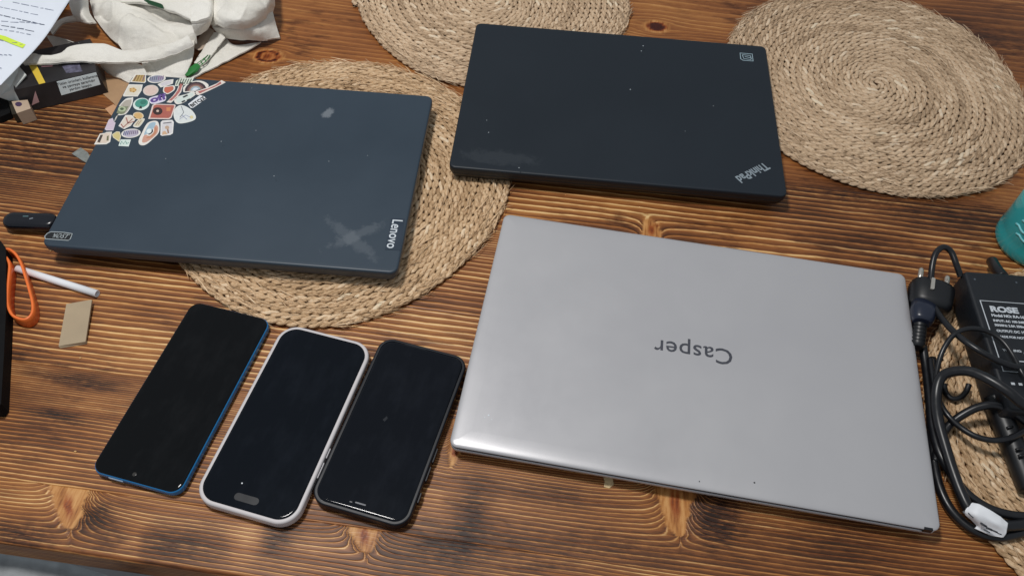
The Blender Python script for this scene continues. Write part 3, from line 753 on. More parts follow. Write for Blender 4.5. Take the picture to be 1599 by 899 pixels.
# 18 leaf sticker, 19 sun, 20 note
s = sticker([(185, 197), (196, 180), (205, 180), (213, 184.5), (204, 197), (194, 202)], (222, 206, 186), smooth_=False, label='cream sticker with red leaf sprigs')
for a, b in (((189, 194), (193, 200)), ((193, 199), (207, 186)), ((197, 184), (200, 193)), ((200, 193), (210, 190))): sline(s, [a, b], .0011, (176, 104, 92))
s = sticker(ell(216, 181, 8.4, 5.6, 8), (224, 172, 92), border=(228, 208, 170), label='small orange sun sticker')
s = sticker([(208, 196), (216, 187), (222.5, 185.5), (226, 187), (218, 198), (211, 199)], (214, 204, 168), label='small cream note sticker beside the sun')
for k in range(2): sline(s, [(212+k*4, 196-k), (217+k*4, 189-k)], .0006, (170, 120, 100))
# 21 lilac shape
s = sticker([(163.5, 202), (170, 187), (176, 184.5), (178, 190), (180.5, 192), (177, 204), (166, 204)], (206, 182, 204), border=(210, 194, 208), smooth_=False, label='lilac sticker close to the left edge')
# 22 book
s = sticker([(147, 226), (156, 209), (164, 208), (166, 206.5), (175, 206), (172, 222), (166, 225.5)], (222, 200, 178), smooth_=False, label='cream book sticker with dark slots at the left edge')
sub(s, [(152, 222), (157, 211), (161, 211), (156, 223)], (62, 50, 44), lvl=2); sub(s, [(166.5, 220), (167, 213), (170, 212), (169.5, 220)], (110, 108, 70), lvl=2)
# 23 yellow
s = sticker([(175, 210), (182, 205.5), (187, 206), (189, 213), (186.5, 222), (176.5, 215)], (214, 194, 112), border=(222, 214, 180), smooth_=False, label='pale yellow pentagon sticker')
# 24 oval lettering
s = sticker(ell(204.5, 208.5, 15.2, 7, -6), (182, 172, 194), label='oval sticker with blue and purple lettering, lower one')
for x in range(8): sline(s, [(193+x*3, 211.5-x*.3), (194.5+x*3, 205.5-x*.3)], .0009, (70, 90, 140) if x < 3 else (116, 96, 130))
# 25 mint
s = sticker([(185, 228), (188.5, 218), (204.5, 218), (201, 229)], (206, 226, 216), border=(220, 234, 228), smooth_=False, label='mint sticker with teal handwriting')
sline(s, [(188, 226), (190, 221), (193, 225), (196, 220.5), (198, 225), (201, 223)], .0009, (64, 140, 130))
# 26 ear rainbow
s = sticker([(216.5, 220), (222, 207), (229, 194), (237, 189.5), (246, 190), (249, 199), (247.5, 208), (240, 216), (228, 226), (219, 226.5)], None, border=(230, 224, 214), label='large rainbow sticker with a blue sky patch')
sub(s, [(225, 211), (230, 199), (235, 192.5), (243, 191.5), (241, 199), (236, 205), (233, 209)], (150, 184, 204), True, name='sky')
sub(s, [(222, 222), (225, 212), (232, 210), (238, 205), (243, 196), (247, 199), (246, 207), (240, 214), (229, 222)], (216, 150, 124), True, name='arc', lvl=2)
sub(s, [(228, 216), (233, 212), (239, 206), (242.5, 199), (245, 202), (243, 209), (236, 215)], (206, 126, 84), True, name='arc', lvl=3)
sub(s, [(228, 210), (233, 209.5), (237, 206), (239.5, 201), (241, 203), (239, 208.5), (233, 213)], (232, 220, 206), True, name='arc', lvl=5)
sub(s, ell(233, 205, 4.4, 3.4, -30), (222, 234, 232), name='cloud', lvl=5); sline(s, [(238, 203), (238, 206.5), (235, 209.5), (232, 210.5)], .0014, (52, 48, 56), 7)
# 27 magnifier
s = sticker([(250.5, 211), (251, 191), (254, 188.5), (269, 187.5), (271.5, 191), (270, 208.5), (266, 211), (253, 212.5)], (210, 206, 210), border=(226, 224, 222), smooth_=False, label='grey white sticker with an orange magnifier')
sub(s, ell(261, 199.5, 3.4, 2.8), (196, 160, 130), lvl=2, name='lens'); sline(s, [(262, 202), (263, 208.5)], .0013, (150, 96, 60)); sub(s, [(253, 211), (254, 206), (258, 204.5), (262, 210)], (216, 168, 124), lvl=1)
sline(s, [(255, 193), (268, 191.5)], .0012, (84, 84, 96))
for (px, py, r_) in ((348, 228, .0006), (395, 145, .0004), (430, 282, .0006), (262, 255, .0005), (575, 250, .0004)):
    fleck(gl, px, py, ZW, r_, col('dust', (140, 150, 156), .8), 'dust_speck')
for o_ in [x for x in bpy.data.objects if x.name.startswith('sticker')]:
    if 'n' in o_: del o_['n']

# usb receiver plugged into the left side of the grey laptop
us_ = empty('usb_receiver', (0, 0, 0))
tag(us_, 'small black oval receiver plugged into the left side of the grey laptop', 'usb dongle')
c1 = at(45, 341, .013); a1 = at(10, 339, .013); a2 = at(78, 341, .013)
ang = math.atan2(a2.y-a1.y, a2.x-a1.x); us_.location = (c1.x, c1.y, 0); us_.rotation_euler = (0, 0, ang)
Lu = (a2-a1).length+.010
slab('shell', Lu, .0185, .009, [(.0030, .0035), (.0012, .0042), (.0003, .0058), (0, .0078), (.0004, .0102), (.0014, .0122), (.0032, .0131), (.0055, .0134)], plain('gloss_black_plastic', (16, 18, 26), .22), us_)
slab('plug', .016, .012, .0006, [(0, .0055), (0, .0105)], M['metal_pin'], us_, Lu/2+.005, 0, 2)
rail('print_mark', [(-.006, .002), (-.001, .0022)], .0011, .01342, col('teal', (70, 110, 116)), us_)
rail('print_mark', [(.001, -.001), (.004, .0002)], .0013, .01342, col('palemark', (110, 120, 132)), us_)

# ------------------------------------------------------------ phones
def phone(name, cx, cy, w, h, a, label):
    r = empty(name, (cx, cy, 0), a); tag(r, label, 'phone'); return r
# blue framed phone
ph = phone('smartphone', -.2614, .3166, .0746, .1651, -.2181, 'phone with a blue frame and bare black screen, leftmost of the three')
slab('body', .0746, .1651, .0095, prof(.0004, .0084, .0028, .0018), M['blue_frame'], ph, seg=10)
slab('screen', .0730, .1635, .0088, [(0, .0076), (0, .0083), (.0005, .0088), (.0014, .0090), (.003, .00905)], M['screen_a'], ph, seg=10)
x, y = lpx(ph, 210, 740, .009); lathe('front_camera', [(.0017, .00905), (.0017, .00915), (.0012, .00918)], plain('lens_grey', (48, 46, 44), .2), ph, (x, y, 0), 18)
rail('speaker_slot', [(-.008, -.0821), (.006, -.0821)], .0012, .0040, M['black_gap'], ph)
x, y = lpx(ph, 180, 751, .005)
slab('card_tray', .012, .0012, .0004, [(0, .003), (0, .0062)], plain('steel_grey', (140, 160, 180), .3, .4), ph, x, -.0826, 2)
# phone in pale case
ph = phone('smartphone', -.1732, .2954, .083, .1658, -.2301, 'phone in a pale grey silicone case, middle one of the three')
slab('case', .0822, .1650, .0165, prof(.0004, .0112, .0040, .0016), M['case_grey'], ph, seg=12)
slab('screen', .0762, .1590, .0138, [(0, .0106), (0, .01145), (.002, .01145)], M['screen_b'], ph, seg=12)
x, y = lpx(ph, 385, 778.5, .0114); slab('camera_cutout', .0195, .0058, .0029, [(0, .01145), (0, .01153)], plain('cutout_grey', (22, 25, 30), .3, spec=.2), ph, x, y)
x, y = lpx(ph, 378, 754, .0114); lathe('lens', [(.0006, .01146), (.0006, .0116)], M['logo_white'], ph, (x, y, 0), 10)
for (pa, pb) in (((513, 700), (507, 715)), ((503, 722), (493, 746))):
    A_ = lpx(ph, *pa, .007); B_ = lpx(ph, *pb, .007)
    slab('side_button', .0012, abs(A_[1]-B_[1]), .0005, [(0, .0040), (0, .0086)], plain('button_grey', (186, 184, 188), .4), ph, .0412, (A_[1]+B_[1])/2, 2)
A_ = lpx(ph, 489, 756, .007)
slab('side_button', .0010, .010, .0005, [(0, .0040), (0, .0080)], M['black_gap'], ph, .0411, A_[1], 2)
# black phone
ph = phone('smartphone', -.0890, .2931, .0777, .1530, -.2399, 'black phone in a slim black case, beside the silver laptop')
slab('case', .0777, .1530, .0125, prof(.0004, .0110, .0034, .0012), M['case_black'], ph, seg=12)
slab('screen', .0722, .1478, .0100, [(0, .0100), (0, .01136), (.002, .01136)], M['screen_c'], ph, seg=12)
x, y = lpx(ph, 563, 786, .0112); slab('speaker_slot', .0085, .0011, .0005, [(0, .01136), (0, .01143)], plain('slot_grey', (58, 64, 74), .4), ph, x, y, 3)
x, y = lpx(ph, 548, 783, .0112); slab('sensor', .0022, .0009, .0004, [(0, .01136), (0, .01142)], plain('sensor_grey', (40, 44, 52), .4), ph, x, y, 3)
for yy, hh in ((-.050, .008), (-.030, .012), (-.014, .012)):
    slab('side_button', .0016, hh, .0006, [(0, .0035), (0, .0085)], M['case_black'], ph, .0392, yy, 2)
x, y = lpx(ph, 601, 654, .0112)
prism('dust_smudge', [(x-.0015, y-.001), (x+.0006, y-.0022), (x+.002, y+.001), (x+.0006, y+.003)], .01137, .01141, plain('smudge', (26, 31, 38), .6, spec=.2), ph)

# ------------------------------------------------------------ small things on the left
# orange loop
lp = [(-6, 393), (3, 390), (13, 388), (24, 396), (32, 410), (38, 428), (44, 448), (50, 472), (49, 488), (40, 497), (28, 496), (17, 489), (11, 473), (11, 452), (13, 430), (14, 412), (9, 401), (0, 396), (-8, 396)]
path = catmull([tuple(at(x, y, .0125)) for x, y in lp], 6)
def band(name, path, w, t, mat, parent=None):
    P = path[:, :2]; T = np.gradient(P, axis=0); T /= np.linalg.norm(T, axis=1)[:, None]
    N = np.stack([-T[:, 1], T[:, 0]], 1)*t/2
    lean = 0.0
    rows = []
    for off, z in ((1, path[:, 2]-w), (1, path[:, 2]-.0006), (.5, path[:, 2]), (-.5, path[:, 2]), (-1, path[:, 2]-.0006), (-1, path[:, 2]-w)):
        rows.append(np.column_stack([P+N*off, z]))
    G = np.stack(rows, 1)
    return grid_mesh(name, G, mat, parent, closed=True)
ob = band('orange_loop', path, .0120, .0022, M['orange'])
tag(ob, 'orange silicone loop strap standing on its edge at the left', 'strap')
# white paper tube
A_ = at(27, 419.5, .0032); B_ = at(152, 458.5, .0032)
A_, B_ = np.array(A_), np.array(B_)
tb = empty('paper_tube', tuple(A_), 0); tag(tb, 'white paper tube lying between the orange loop and the cardboard piece', 'paper tube')
d = (B_-A_); ln = np.linalg.norm(d); tb.rotation_euler = (0, 0, math.atan2(d[1], d[0]))
Rt = .0033
pr = [(Rt, 0), (Rt, ln), (Rt*.78, ln), (Rt*.78, ln-.012)]
seg = 24; V = []; F = []
for k, (r_, x_) in enumerate(pr):
    for i in range(seg): a_ = 2*math.pi*i/seg; V.append((x_, r_*math.cos(a_), r_*math.sin(a_)))
for k in range(3):
    for i in range(seg): j = (i+1) % seg; F.append((k*seg+i, (k+1)*seg+i, (k+1)*seg+j, k*seg+j))
F.append(tuple(range(seg))); F.append(tuple(3*seg+i for i in range(seg)))
wrap = mesh('paper_wrap', V, F, M['white_paper'], tb)
# cardboard piece
cb = empty('cardboard_piece', (0, 0, 0)); tag(cb, 'small grey brown cardboard piece, left of the blue framed phone', 'cardboard')
q = [at(103.6, 474.5, .0045), at(143.5, 467.5, .006), at(133.5, 533, .0035), at(91.5, 540, .0022)]
V = [tuple(p) for p in q]+[(p.x, p.y, max(p.z-.0018, .0002)) for p in q]
mesh('sheet', V, [(0, 3, 2, 1), (4, 5, 6, 7), (0, 1, 5, 4), (1, 2, 6, 5), (2, 3, 7, 6), (3, 0, 4, 7)], M['card'], cb, smooth=False)
q2 = [at(91.5, 540.5, .0020), at(133.5, 533.5, .0033), at(136, 536.5, .0006), at(94, 543.5, .0004)]
mesh('folded_edge', [tuple(p) for p in q2]+[(p.x, p.y+.0006, p.z-.0003) for p in q2], [(0, 3, 2, 1), (4, 5, 6, 7), (0, 1, 5, 4), (1, 2, 6, 5), (2, 3, 7, 6), (3, 0, 4, 7)], M['card'], cb, smooth=False)
# dark case at the left edge of the view
dk = empty('dark_case', tuple(at(-60, 510, 0)), math.radians(-7)); tag(dk, 'black flat case cut by the left edge below the orange loop', 'case')
q = [local(dk, at(x, y, .014)) for x, y in ((-170, 368), (1, 376), (9, 388), (9.5, 480), (6, 555), (1.5, 630), (-4, 638), (-170, 640))]
n_ = len(q)
rings('shell', [[(x, y, zz) for x, y, _ in q] for zz in (.0005, .014)], M['black_matte'], dk, smooth=False)
# grey scrap sticking out from below the grey laptop
def flat(name, pts, z0, th, mat, parent=None):
    P = [at(x, y, z0) for x, y in pts]
    return prism(name, [(p.x, p.y) for p in P], z0-th, z0, mat, parent)
o = flat('plastic_scrap', [(112, 240), (126, 230.5), (137, 238), (150, 262), (129, 251)], .0012, .0006, plain('grey_plastic_film', (128, 132, 128), .3, var=.2, scale=200))
tag(o, 'small grey plastic scrap peeking out at the left side of the grey laptop', 'scrap')
o = flat('kraft_paper_sheet', [(146, 134), (160, 121), (200, 126), (230, 150), (200, 190), (178, 162)], .0010, .0005, M['kraft'])
tag(o, 'light brown kraft paper peeking out between dark box and grey laptop', 'paper')
o = flat('kraft_paper_scrap', [(164, 170), (177, 163), (196, 175), (186, 190), (172, 179)], .0014, .0005, plain('kraft_scrap', (196, 150, 112), .8))
tag(o, 'tiny tan paper corner beside the laptop stickers', 'paper')
# small crumbs
for (px, py, lb) in ((126, 559, 'tiny pale crumb on the wood below the cardboard piece'), (80, 392, 'tiny pale crumb between the usb receiver and the paper tube'), (118, 705, 'tiny pale crumb left of the blue framed phone'), (486, 775, 'tiny pale crumb between the pale cased and black phones')):
    c_ = at(px, py, 0); pts = [(c_.x+.0010*(.6+.6*random.random())*math.cos(k*1.05), c_.y+.0006*(.6+.6*random.random())*math.sin(k*1.05)) for k in range(6)]
    o = prism('crumb', pts, .0002, .0009, plain('crumb_tan', (206, 166, 112), .8) if 'crumb_tan' not in bpy.data.materials else bpy.data.materials['crumb_tan'])
    tag(o, lb, 'crumb', 'crumbs on the wood')

# printed dark box
bx = empty('printed_box', (0, 0, 0)); tag(bx, 'dark printed pack with a yellow stripe and pale warning label', 'box')
zt = .026
A_, B_ = at(22, 141, zt), at(150.5, 112.5, zt)
dx = (B_-A_).normalized(); ny = Vector((-dx.y, dx.x, 0)); Lb = (B_-A_).length; Db = .060
bx.location = (A_.x, A_.y, 0); bx.rotation_euler = (0, 0, math.atan2(dx.y, dx.x))
V = []
for x, y in ((0, 0), (Lb, 0), (Lb, Db), (0, Db)): V += [(x, y, .0006), (x, y, zt)]
# right end leans outwards a little
V[0] = (0, -.005, .0006); V[2] = (Lb+.003, -.005, .0006); V[4] = (Lb+.003, Db, .0006)
mesh('carton', V, [(0, 2, 3, 1), (2, 4, 5, 3), (4, 6, 7, 5), (6, 0, 1, 7), (1, 3, 5, 7), (0, 6, 4, 2)], M['box_print'], bx, smooth=False)
def bxp(px, py): return local(bx, at(px, py, zt))[:2]
prism('yellow_stripe', [bxp(*p) for p in ((44.5, 101), (56, 99.5), (71, 129.5), (61, 132))], zt, zt+.0002, M['yellow'], bx)
prism('printed_picture', [bxp(*p) for p in ((97, 104), (123, 98), (129, 112), (104, 115))], zt, zt+.0002, plain('picture_lilac', (92, 90, 108), .4, var=.6, scale=150), bx)
prism('printed_patch', [bxp(*p) for p in ((63, 102), (83, 100), (82, 104), (65, 105))], zt, zt+.0002, plain('patch_pink', (150, 108, 112), .5), bx)
# front face frame: helper solving for x along the front face at height z
def front(px, py):
    best = None
    d = _fw + (px-799.5)/FPX*_rt - (py-449.5)/FPX*_up
    d = Vector(d); o3 = Vector((0, 0, CAM_H)); nrm = Vector((dx.y, -dx.x, 0)); t_ = (Vector((A_.x, A_.y, 0))-o3).dot(nrm)/d.dot(nrm)
    p = o3+d*t_; return ((p-Vector((A_.x, A_.y, 0))).dot(dx), p.z)
L4 = [front(*p) for p in ((88.5, 127.5), (150, 113), (156.5, 129.5), (95.5, 146))]
L4 = [(x, min(max(z, .001), zt-.0004)) for x, z in L4]
fy = lambda z: -.005*(zt-z)/(zt-.0006)
lab = mesh('warning_label', [(x, fy(z)-.0003, z) for x, z in L4]+[(x, fy(z)-.00002, z) for x, z in L4], [(0, 3, 2, 1), (0, 1, 5, 4), (1, 2, 6, 5), (2, 3, 7, 6), (3, 0, 4, 7)], M['label_blue'], bx, smooth=False)
zc = sum(z for _, z in L4)/4; xc = sum(x for x, _ in L4)/4; hh = (L4[0][1]-L4[3][1])
for k, wd in enumerate(('Tütün ürünleri, kullanana', 've çevreye zararlıdır', 'yardım isteyin')):
    t_ = text('label_print', wd, .0040, M['ink'], lab, (xc, fy(zc+hh*(.27-.27*k))-.0005, zc+hh*(.27-.27*k)), 0, extr=.00002, offset=.00002)
    t_.rotation_euler = (math.atan2(zt, .005), 0, 0)
tri = [front(*p) for p in ((49, 161), (55, 141), (61, 156))]
mesh('printed_patch', [(x, fy(z)-.0003, max(z, .001)) for x, z in tri]+[(x, fy(z)-.00002, max(z, .001)) for x, z in tri], [(0, 2, 1), (0, 1, 4, 3), (1, 2, 5, 4), (2, 0, 3, 5)], plain('patch_rose', (176, 138, 138), .5), bx, smooth=False)
# silver grey flap at the left end of the pack (folded open lid)
fl = [at(30, 104, .034), at(41, 117, .031), at(24, 136, .027), at(36, 158, .010), at(24, 160, .009), at(-4, 150, .020), at(0, 128, .032)]
V = [tuple(local(bx, p)) for p in fl]; c_ = np.mean(np.array(V), 0)
V2 = [(v[0], v[1], v[2]-.0012) for v in V]; n_ = len(V)
mesh('torn_flap', V+[tuple(c_)]+V2, [(i, (i+1) % n_, n_) for i in range(n_)]+[((i+1) % n_, i, n_+1+i, n_+1+(i+1) % n_) for i in range(n_)]+[tuple(n_+1+i for i in reversed(range(n_)))], plain('silver_grey_board', (214, 217, 214), .35, var=.12, scale=40), bx, smooth=False)
# small pack end below
sp = empty('small_pack', (0, 0, 0)); tag(sp, 'small cream pack end with a purple dot below the torn flap', 'pack')
zt2 = .016
q = [at(18, 158.5, zt2), at(43, 156, zt2), at(48, 169.5, zt2), at(26, 177, zt2)]
prism('carton', [(p.x, p.y) for p in q], .0006, zt2, plain('pack_cream', (186, 164, 142), .6), sp)
e_ = [at(29+5.5*math.cos(k*.6283), 163+3.6*math.sin(k*.6283), zt2) for k in range(10)]
prism('printed_dot', [(p.x, p.y) for p in e_], zt2, zt2+.0002, plain('purple_print', (72, 54, 84), .5), sp)
q = [at(12, 155, .012), at(19, 157, .012), at(26.5, 178, .012), at(19, 179, .012)]
prism('pack_side', [(p.x, p.y) for p in q], .0006, .012, M['box_side'], sp)
# flat black slabs filling the dark areas below the paper
pc = empty('black_slabs', (0, 0, 0)); tag(pc, 'flat black slabs filling the dark areas below the printed sheet at the left edge', 'pouch')
q = [(p.x, p.y) for p in (at(x, y, .006) for x, y in ((-90, 20), (40, 60), (96, 10), (112, -10), (90, -50), (-120, -60)))]
prism('black_slab_far', q, .0006, .006, M['black_matte'], pc)
q = [(p.x, p.y) for p in (at(x, y, .008) for x, y in ((-90, 130), (2, 140), (14, 158), (16, 176), (0, 183), (-90, 190)))]
prism('black_slab_near', q, .0006, .008, M['black_matte'], pc)

# printed sheet held up over the corner
def loft(name, rows, mat, parent=None, n=6, m=10, th=.0008, wrinkle=.0, ws=60, seed=1, edge=0.0):
    """rows: list of lists of (px,py,z_mm); every row the same length -> smooth double sided cloth"""
    if name in ('handle', 'bag_fold'):
        rows = [[(x, y, z if 0 < k < 0 else (r[0][2]*(1-k/(len(r)-1))+r[-1][2]*k/(len(r)-1))*.6+z*.4) for k, (x, y, z) in enumerate(r)] for r in rows]; n, m = 12, 8
    elif name == 'bag_panel': n, m = 20, 18
    R_ = [[tuple(at(x, y, z/1000)) for x, y, z in r] for r in rows]
    G = np.array([catmull(r, m) for r in R_]); G = np.stack([catmull(G[:, j], n) for j in range(G.shape[1])], 1)
    if wrinkle:
        xr = G[..., 0]*.8-G[..., 1]*.6; yr = G[..., 0]*.6+G[..., 1]*.8
        rid = (1-np.abs(noise2(xr*ws*.9+seed, yr*ws*.45, seed, 2)))**4
        rid2 = (1-np.abs(noise2(yr*ws*1.3+seed*3, xr*ws*.5, seed+2, 2)))**4
        G[..., 2] += wrinkle*(noise2(G[..., 0]*ws, G[..., 1]*ws, seed, 3)+1.5*rid-1.2*rid2)
        G[..., 0] += .25*wrinkle*noise2(G[..., 0]*ws*1.4, G[..., 1]*ws*1.4, seed+1, 2)
    G[..., 2] = np.maximum(G[..., 2], .0012)
    a, b, _ = G.shape
    Gb = G.copy(); Gb[..., 2] -= th
    V = np.concatenate([G.reshape(-1, 3), Gb.reshape(-1, 3)]); idx = np.arange(a*b).reshape(a, b); o_ = a*b
    F = [np.stack([idx[:-1, :-1], idx[:-1, 1:], idx[1:, 1:], idx[1:, :-1]], -1).reshape(-1, 4),
         o_+np.stack([idx[:-1, :-1], idx[1:, :-1], idx[1:, 1:], idx[:-1, 1:]], -1).reshape(-1, 4)]
    for e in (idx[0], idx[-1], idx[:, 0], idx[:, -1]):
        F.append(np.stack([e[:-1], e[1:], e[1:]+o_, e[:-1]+o_], -1))
    return np_mesh(name, V, np.concatenate(F), mat, parent), G
pp = empty('printed_sheet', (0, 0, 0)); tag(pp, 'white printed page with a yellow highlighter stroke in the far left corner', 'paper')
shrows = [[(-120, -60, 70), (-20, -60, 66), (60, -50, 62), (128, -30, 56)], [(-120, 10, 66), (-30, 10, 62), (40, 6, 58), (96, 20, 52)], [(-120, 70, 60), (-50, 70, 56), (10, 66, 52), (62, 69, 46)], [(-120, 140, 52), (-80, 140, 48), (-40, 138, 44), (1, 133, 40)]]
sheet, G = loft('page', shrows, plain('page_white', (222, 228, 238), .6, var=.02), pp, 8, 8, .0003)
Gf = G.reshape(-1, 3)
def onpage(px, py):
    z = .055
    for _ in range(6):
        p = np.array(at(px, py, z)); k = np.argsort(((Gf[:, :2]-p[:2])**2).sum(1))[:3]; z = Gf[k, 2].mean()
    return (p[0], p[1], z+.0004)
def pline(pts, w, mat, name='print_line'):
    P = [Vector(onpage(*p)) for p in pts]; V = []
    for i, p in enumerate(P):
        a = P[max(i-1, 0)]; b = P[min(i+1, len(P)-1)]; t = (b-a); t.z = 0; t.normalize(); nn = Vector((-t.y, t.x, 0))*w/2; V += [p+nn, p-nn]
    F = [(2*i, 2*i+1, 2*i+3, 2*i+2) for i in range(len(P)-1)]
    o = mesh(name, V, F, mat, pp, smooth=False)
    return o
pline([(-10, 56), (6, 60), (20, 66), (38, 73)], .0060, plain('highlighter_yellow', (214, 240, 70), .6), 'highlighter_stroke')
r_ = random.Random(5)
for (x0, y0, x1, y1, dk_) in ((20, 4, 84, 17, 0), (-8, 10, 60, 24, 0), (-8, 22, 70, 40, 1), (-8, 33, 66, 38, 0), (-8, 38, 54, 50, 1), (-8, 45, 50, 55, 0), (-8, 62, 36, 71, 0), (-8, 84, 20, 90, 0), (-8, 105, 8, 108, 0)):
    # words broken by gaps
    x = x0
    while x < x1-4:
        wln = r_.uniform(5, 14); xe = min(x+wln, x1); f = lambda q: y0+(y1-y0)*(q-x0)/(x1-x0)
        pline([(x, f(x)), (xe, f(xe))], .0010 if dk_ else .0007, M['ink_grey'] if not dk_ else plain('ink_mid', (80, 88, 110), .6) if 'ink_mid' not in bpy.data.materials else bpy.data.materials['ink_mid'])
        x = xe+r_.uniform(1.5, 3)

# canvas tote bag
bag = empty('canvas_tote_bag', (0, 0, 0)); tag(bag, 'crumpled off white canvas tote bag with green print and long handles', 'bag')
CV = M['canvas']
# far left standing folds
loft('handle', [[(108, -40, 22), (107, 0, 26), (113, 22, 24), (122, 32, 18)], [(122, -40, 34), (124, -2, 36), (128, 22, 34), (138, 36, 24)], [(136, -40, 30), (137, 0, 30), (140, 20, 28), (151, 36, 12)]], CV, bag, 6, 6, .0015, .0006, 80, 3)
# central panel
loft('bag_panel', [[(140, -60, 12), (142, 0, 16), (146, 24, 14), (162, 46, 12), (186, 72, 10), (204, 92, 8)],
                   [(165, -60, 30), (166, 0, 30), (176, 24, 28), (190, 46, 24), (208, 66, 18), (226, 88, 12)],
                   [(195, -60, 32), (198, 0, 34), (210, 18, 30), (226, 36, 32), (240, 56, 26), (256, 80, 16)],
                   [(236, -60, 26), (238, 6, 28), (248, 18, 24), (262, 32, 20), (272, 50, 26), (284, 72, 18)],
                   [(290, -60, 26), (296, 24, 28), (300, 30, 26), (304, 40, 30), (306, 52, 28), (308, 68, 16)]], CV, bag, 10, 8, .0016, .0030, 42, 5)
# upper flap with the folded hem and green letters
loft('bag_flap', [[(186, -60, 38), (188, -3, 36), (190, 3, 31)], [(230, -60, 40), (236, 0, 39), (238, 9, 33)], [(262, -60, 42), (268, 10, 41), (270, 20, 35)], [(296, -60, 42), (300, 22, 42), (302, 32, 36)]], CV, bag, 8, 8, .0015, .0008, 60, 6)
g_, _ = loft('green_print', [[(224, -2, 40), (226, 4, 37.2)], [(248, 5, 41), (250, 12.5, 38)], [(254, 8, 41.4), (256, 13, 39)]], M['green_dark'], bag, 4, 4, .0006)
# lower skirt below the handle
loft('bag_panel', [[(218, 84, 9), (222, 100, 6), (228, 124, 4)], [(246, 80, 16), (250, 98, 10), (254, 126, 5)], [(276, 74, 18), (278, 96, 12), (282, 126, 5)], [(304, 64, 20), (302, 84, 12), (289, 124, 4)]], CV, bag, 8, 8, .0015, .0016, 55, 8)
# right rounded bag bottom
loft('bag_panel', [[(296, -50, 40), (298, 26, 42), (300, 40, 38), (306, 58, 24)], [(322, -50, 44), (326, 14, 46), (326, 32, 40), (322, 46, 24)], [(334, -50, 34), (335, 0, 34), (331, 26, 28), (328, 38, 14)]], CV, bag, 8, 8, .0015, .0016, 60, 9)
loft('bag_panel', [[(336, -50, 34), (335, 0, 36), (331, 24, 34), (329, 37, 26)], [(360, -50, 50), (362, 0, 52), (358, 28, 46), (354, 42, 34)], [(390, -50, 50), (396, 0, 50), (386, 28, 44), (384, 43, 32)], [(416, -50, 42), (422, -2, 42), (414, 20, 36), (410, 33, 26)], [(428, -50, 26), (429, 0, 26), (428, 10, 24), (426, 18, 18)]], CV, bag, 8, 8, .0016, .0020, 45, 12)
# lower hem below it
loft('bag_panel', [[(327, 30, 24), (332, 42, 22), (340, 50, 17), (352, 58, 10)], [(352, 34, 26), (356, 44, 26), (364, 52, 20), (378, 62, 12)], [(392, 34, 28), (394, 44, 27), (402, 54, 20), (408, 64, 10)], [(424, 12, 22), (428, 26, 20), (432, 42, 12), (437, 58, 4)]], CV, bag, 8, 8, .0015, .0010, 60, 14)
# lowest flap reaching to the laptop
loft('bag_panel', [[(352, 56, 6), (366, 70, 5), (408, 66, 6)], [(330, 80, 5), (345, 88, 4), (362, 92, 3)], [(306, 98, 4), (314, 108, 3.5), (322, 111, 3)], [(290, 118, 3), (296, 122, 3), (302, 121, 3)]], CV, bag, 8, 8, .0012, .0006, 50, 15)
# narrow inner folds
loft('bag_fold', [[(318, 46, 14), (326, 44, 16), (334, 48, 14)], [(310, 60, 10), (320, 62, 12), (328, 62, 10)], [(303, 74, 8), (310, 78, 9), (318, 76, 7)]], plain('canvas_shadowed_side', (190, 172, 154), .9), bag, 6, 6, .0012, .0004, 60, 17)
loft('bag_fold', [[(334, 50, 15), (344, 52, 17), (352, 58, 14)], [(324, 66, 11), (332, 70, 13), (341, 73, 10)], [(312, 84, 8), (318, 90, 9), (324, 94, 7)], [(303, 98, 6), (308, 102, 7), (312, 104, 5)]], CV, bag, 6, 6, .0012, .0006, 60, 18)
loft('green_print', [[(305, 99, 9), (310, 100, 9.5), (313, 104, 8)], [(296, 106, 8), (302, 110, 8.5), (308, 111, 7)], [(287, 116, 6), (292, 119, 6.5), (299, 118, 5)]], M['green_print'], bag, 5, 5, .0006)
for pts in ([(312, 103), (320, 97), (325, 91), (328, 86)], [(308, 99), (318, 92), (325, 86)], [(316, 100), (313, 95)], [(321, 95), (318, 91)]):
    P = [at(x, y, .0085) for x, y in pts]; tube('green_outline', catmull([tuple(p) for p in P], 4), .0006, M['green_print'], bag, 5, sq=.3)
# long handle across the front
loft('handle', [[(28, 92, 30), (34, 97, 30), (38, 101, 28)], [(48, 84, 33), (54, 92, 34), (62, 99.5, 30)], [(70, 86, 34), (78, 92, 35), (84, 98.5, 30)], [(92, 84, 34), (98, 91, 36), (104, 98, 30)], [(110, 73, 35), (116, 84, 37), (122, 97.5, 30)], [(132, 69, 33), (138, 83, 35), (142, 97, 29)], [(164, 70, 30), (166, 84, 31), (168, 97.5, 26)], [(194, 79, 26), (196, 88, 27), (198, 98, 22)], [(226, 76, 28), (230, 86, 28), (232, 95, 23)], [(262, 68, 32), (266, 78, 30), (270, 86, 24)], [(294, 56, 32), (299, 64, 30), (303, 72, 24)]], CV, bag, 6, 6, .0016, .0008, 60, 20)
loft('handle', [[(72, 55, 14), (76, 62, 12), (84, 74, 8)], [(88, 58, 18), (94, 64, 16), (102, 76, 10)], [(106, 63, 22), (114, 68, 22), (122, 76, 16)], [(124, 68, 26), (132, 72, 26), (140, 78, 20)]], CV, bag, 6, 6, .0014, .0006, 60, 21)
loft('handle', [[(76, 44, 6), (78, 48, 5), (82, 54, 3)], [(94, 31, 10), (96, 35, 9), (98, 38, 7)], [(112, 25, 14), (114, 30, 13), (116, 34, 10)], [(128, 22, 18), (130, 27, 17), (132, 32, 14)]], CV, bag, 6, 6, .0014, .0005, 60, 22)
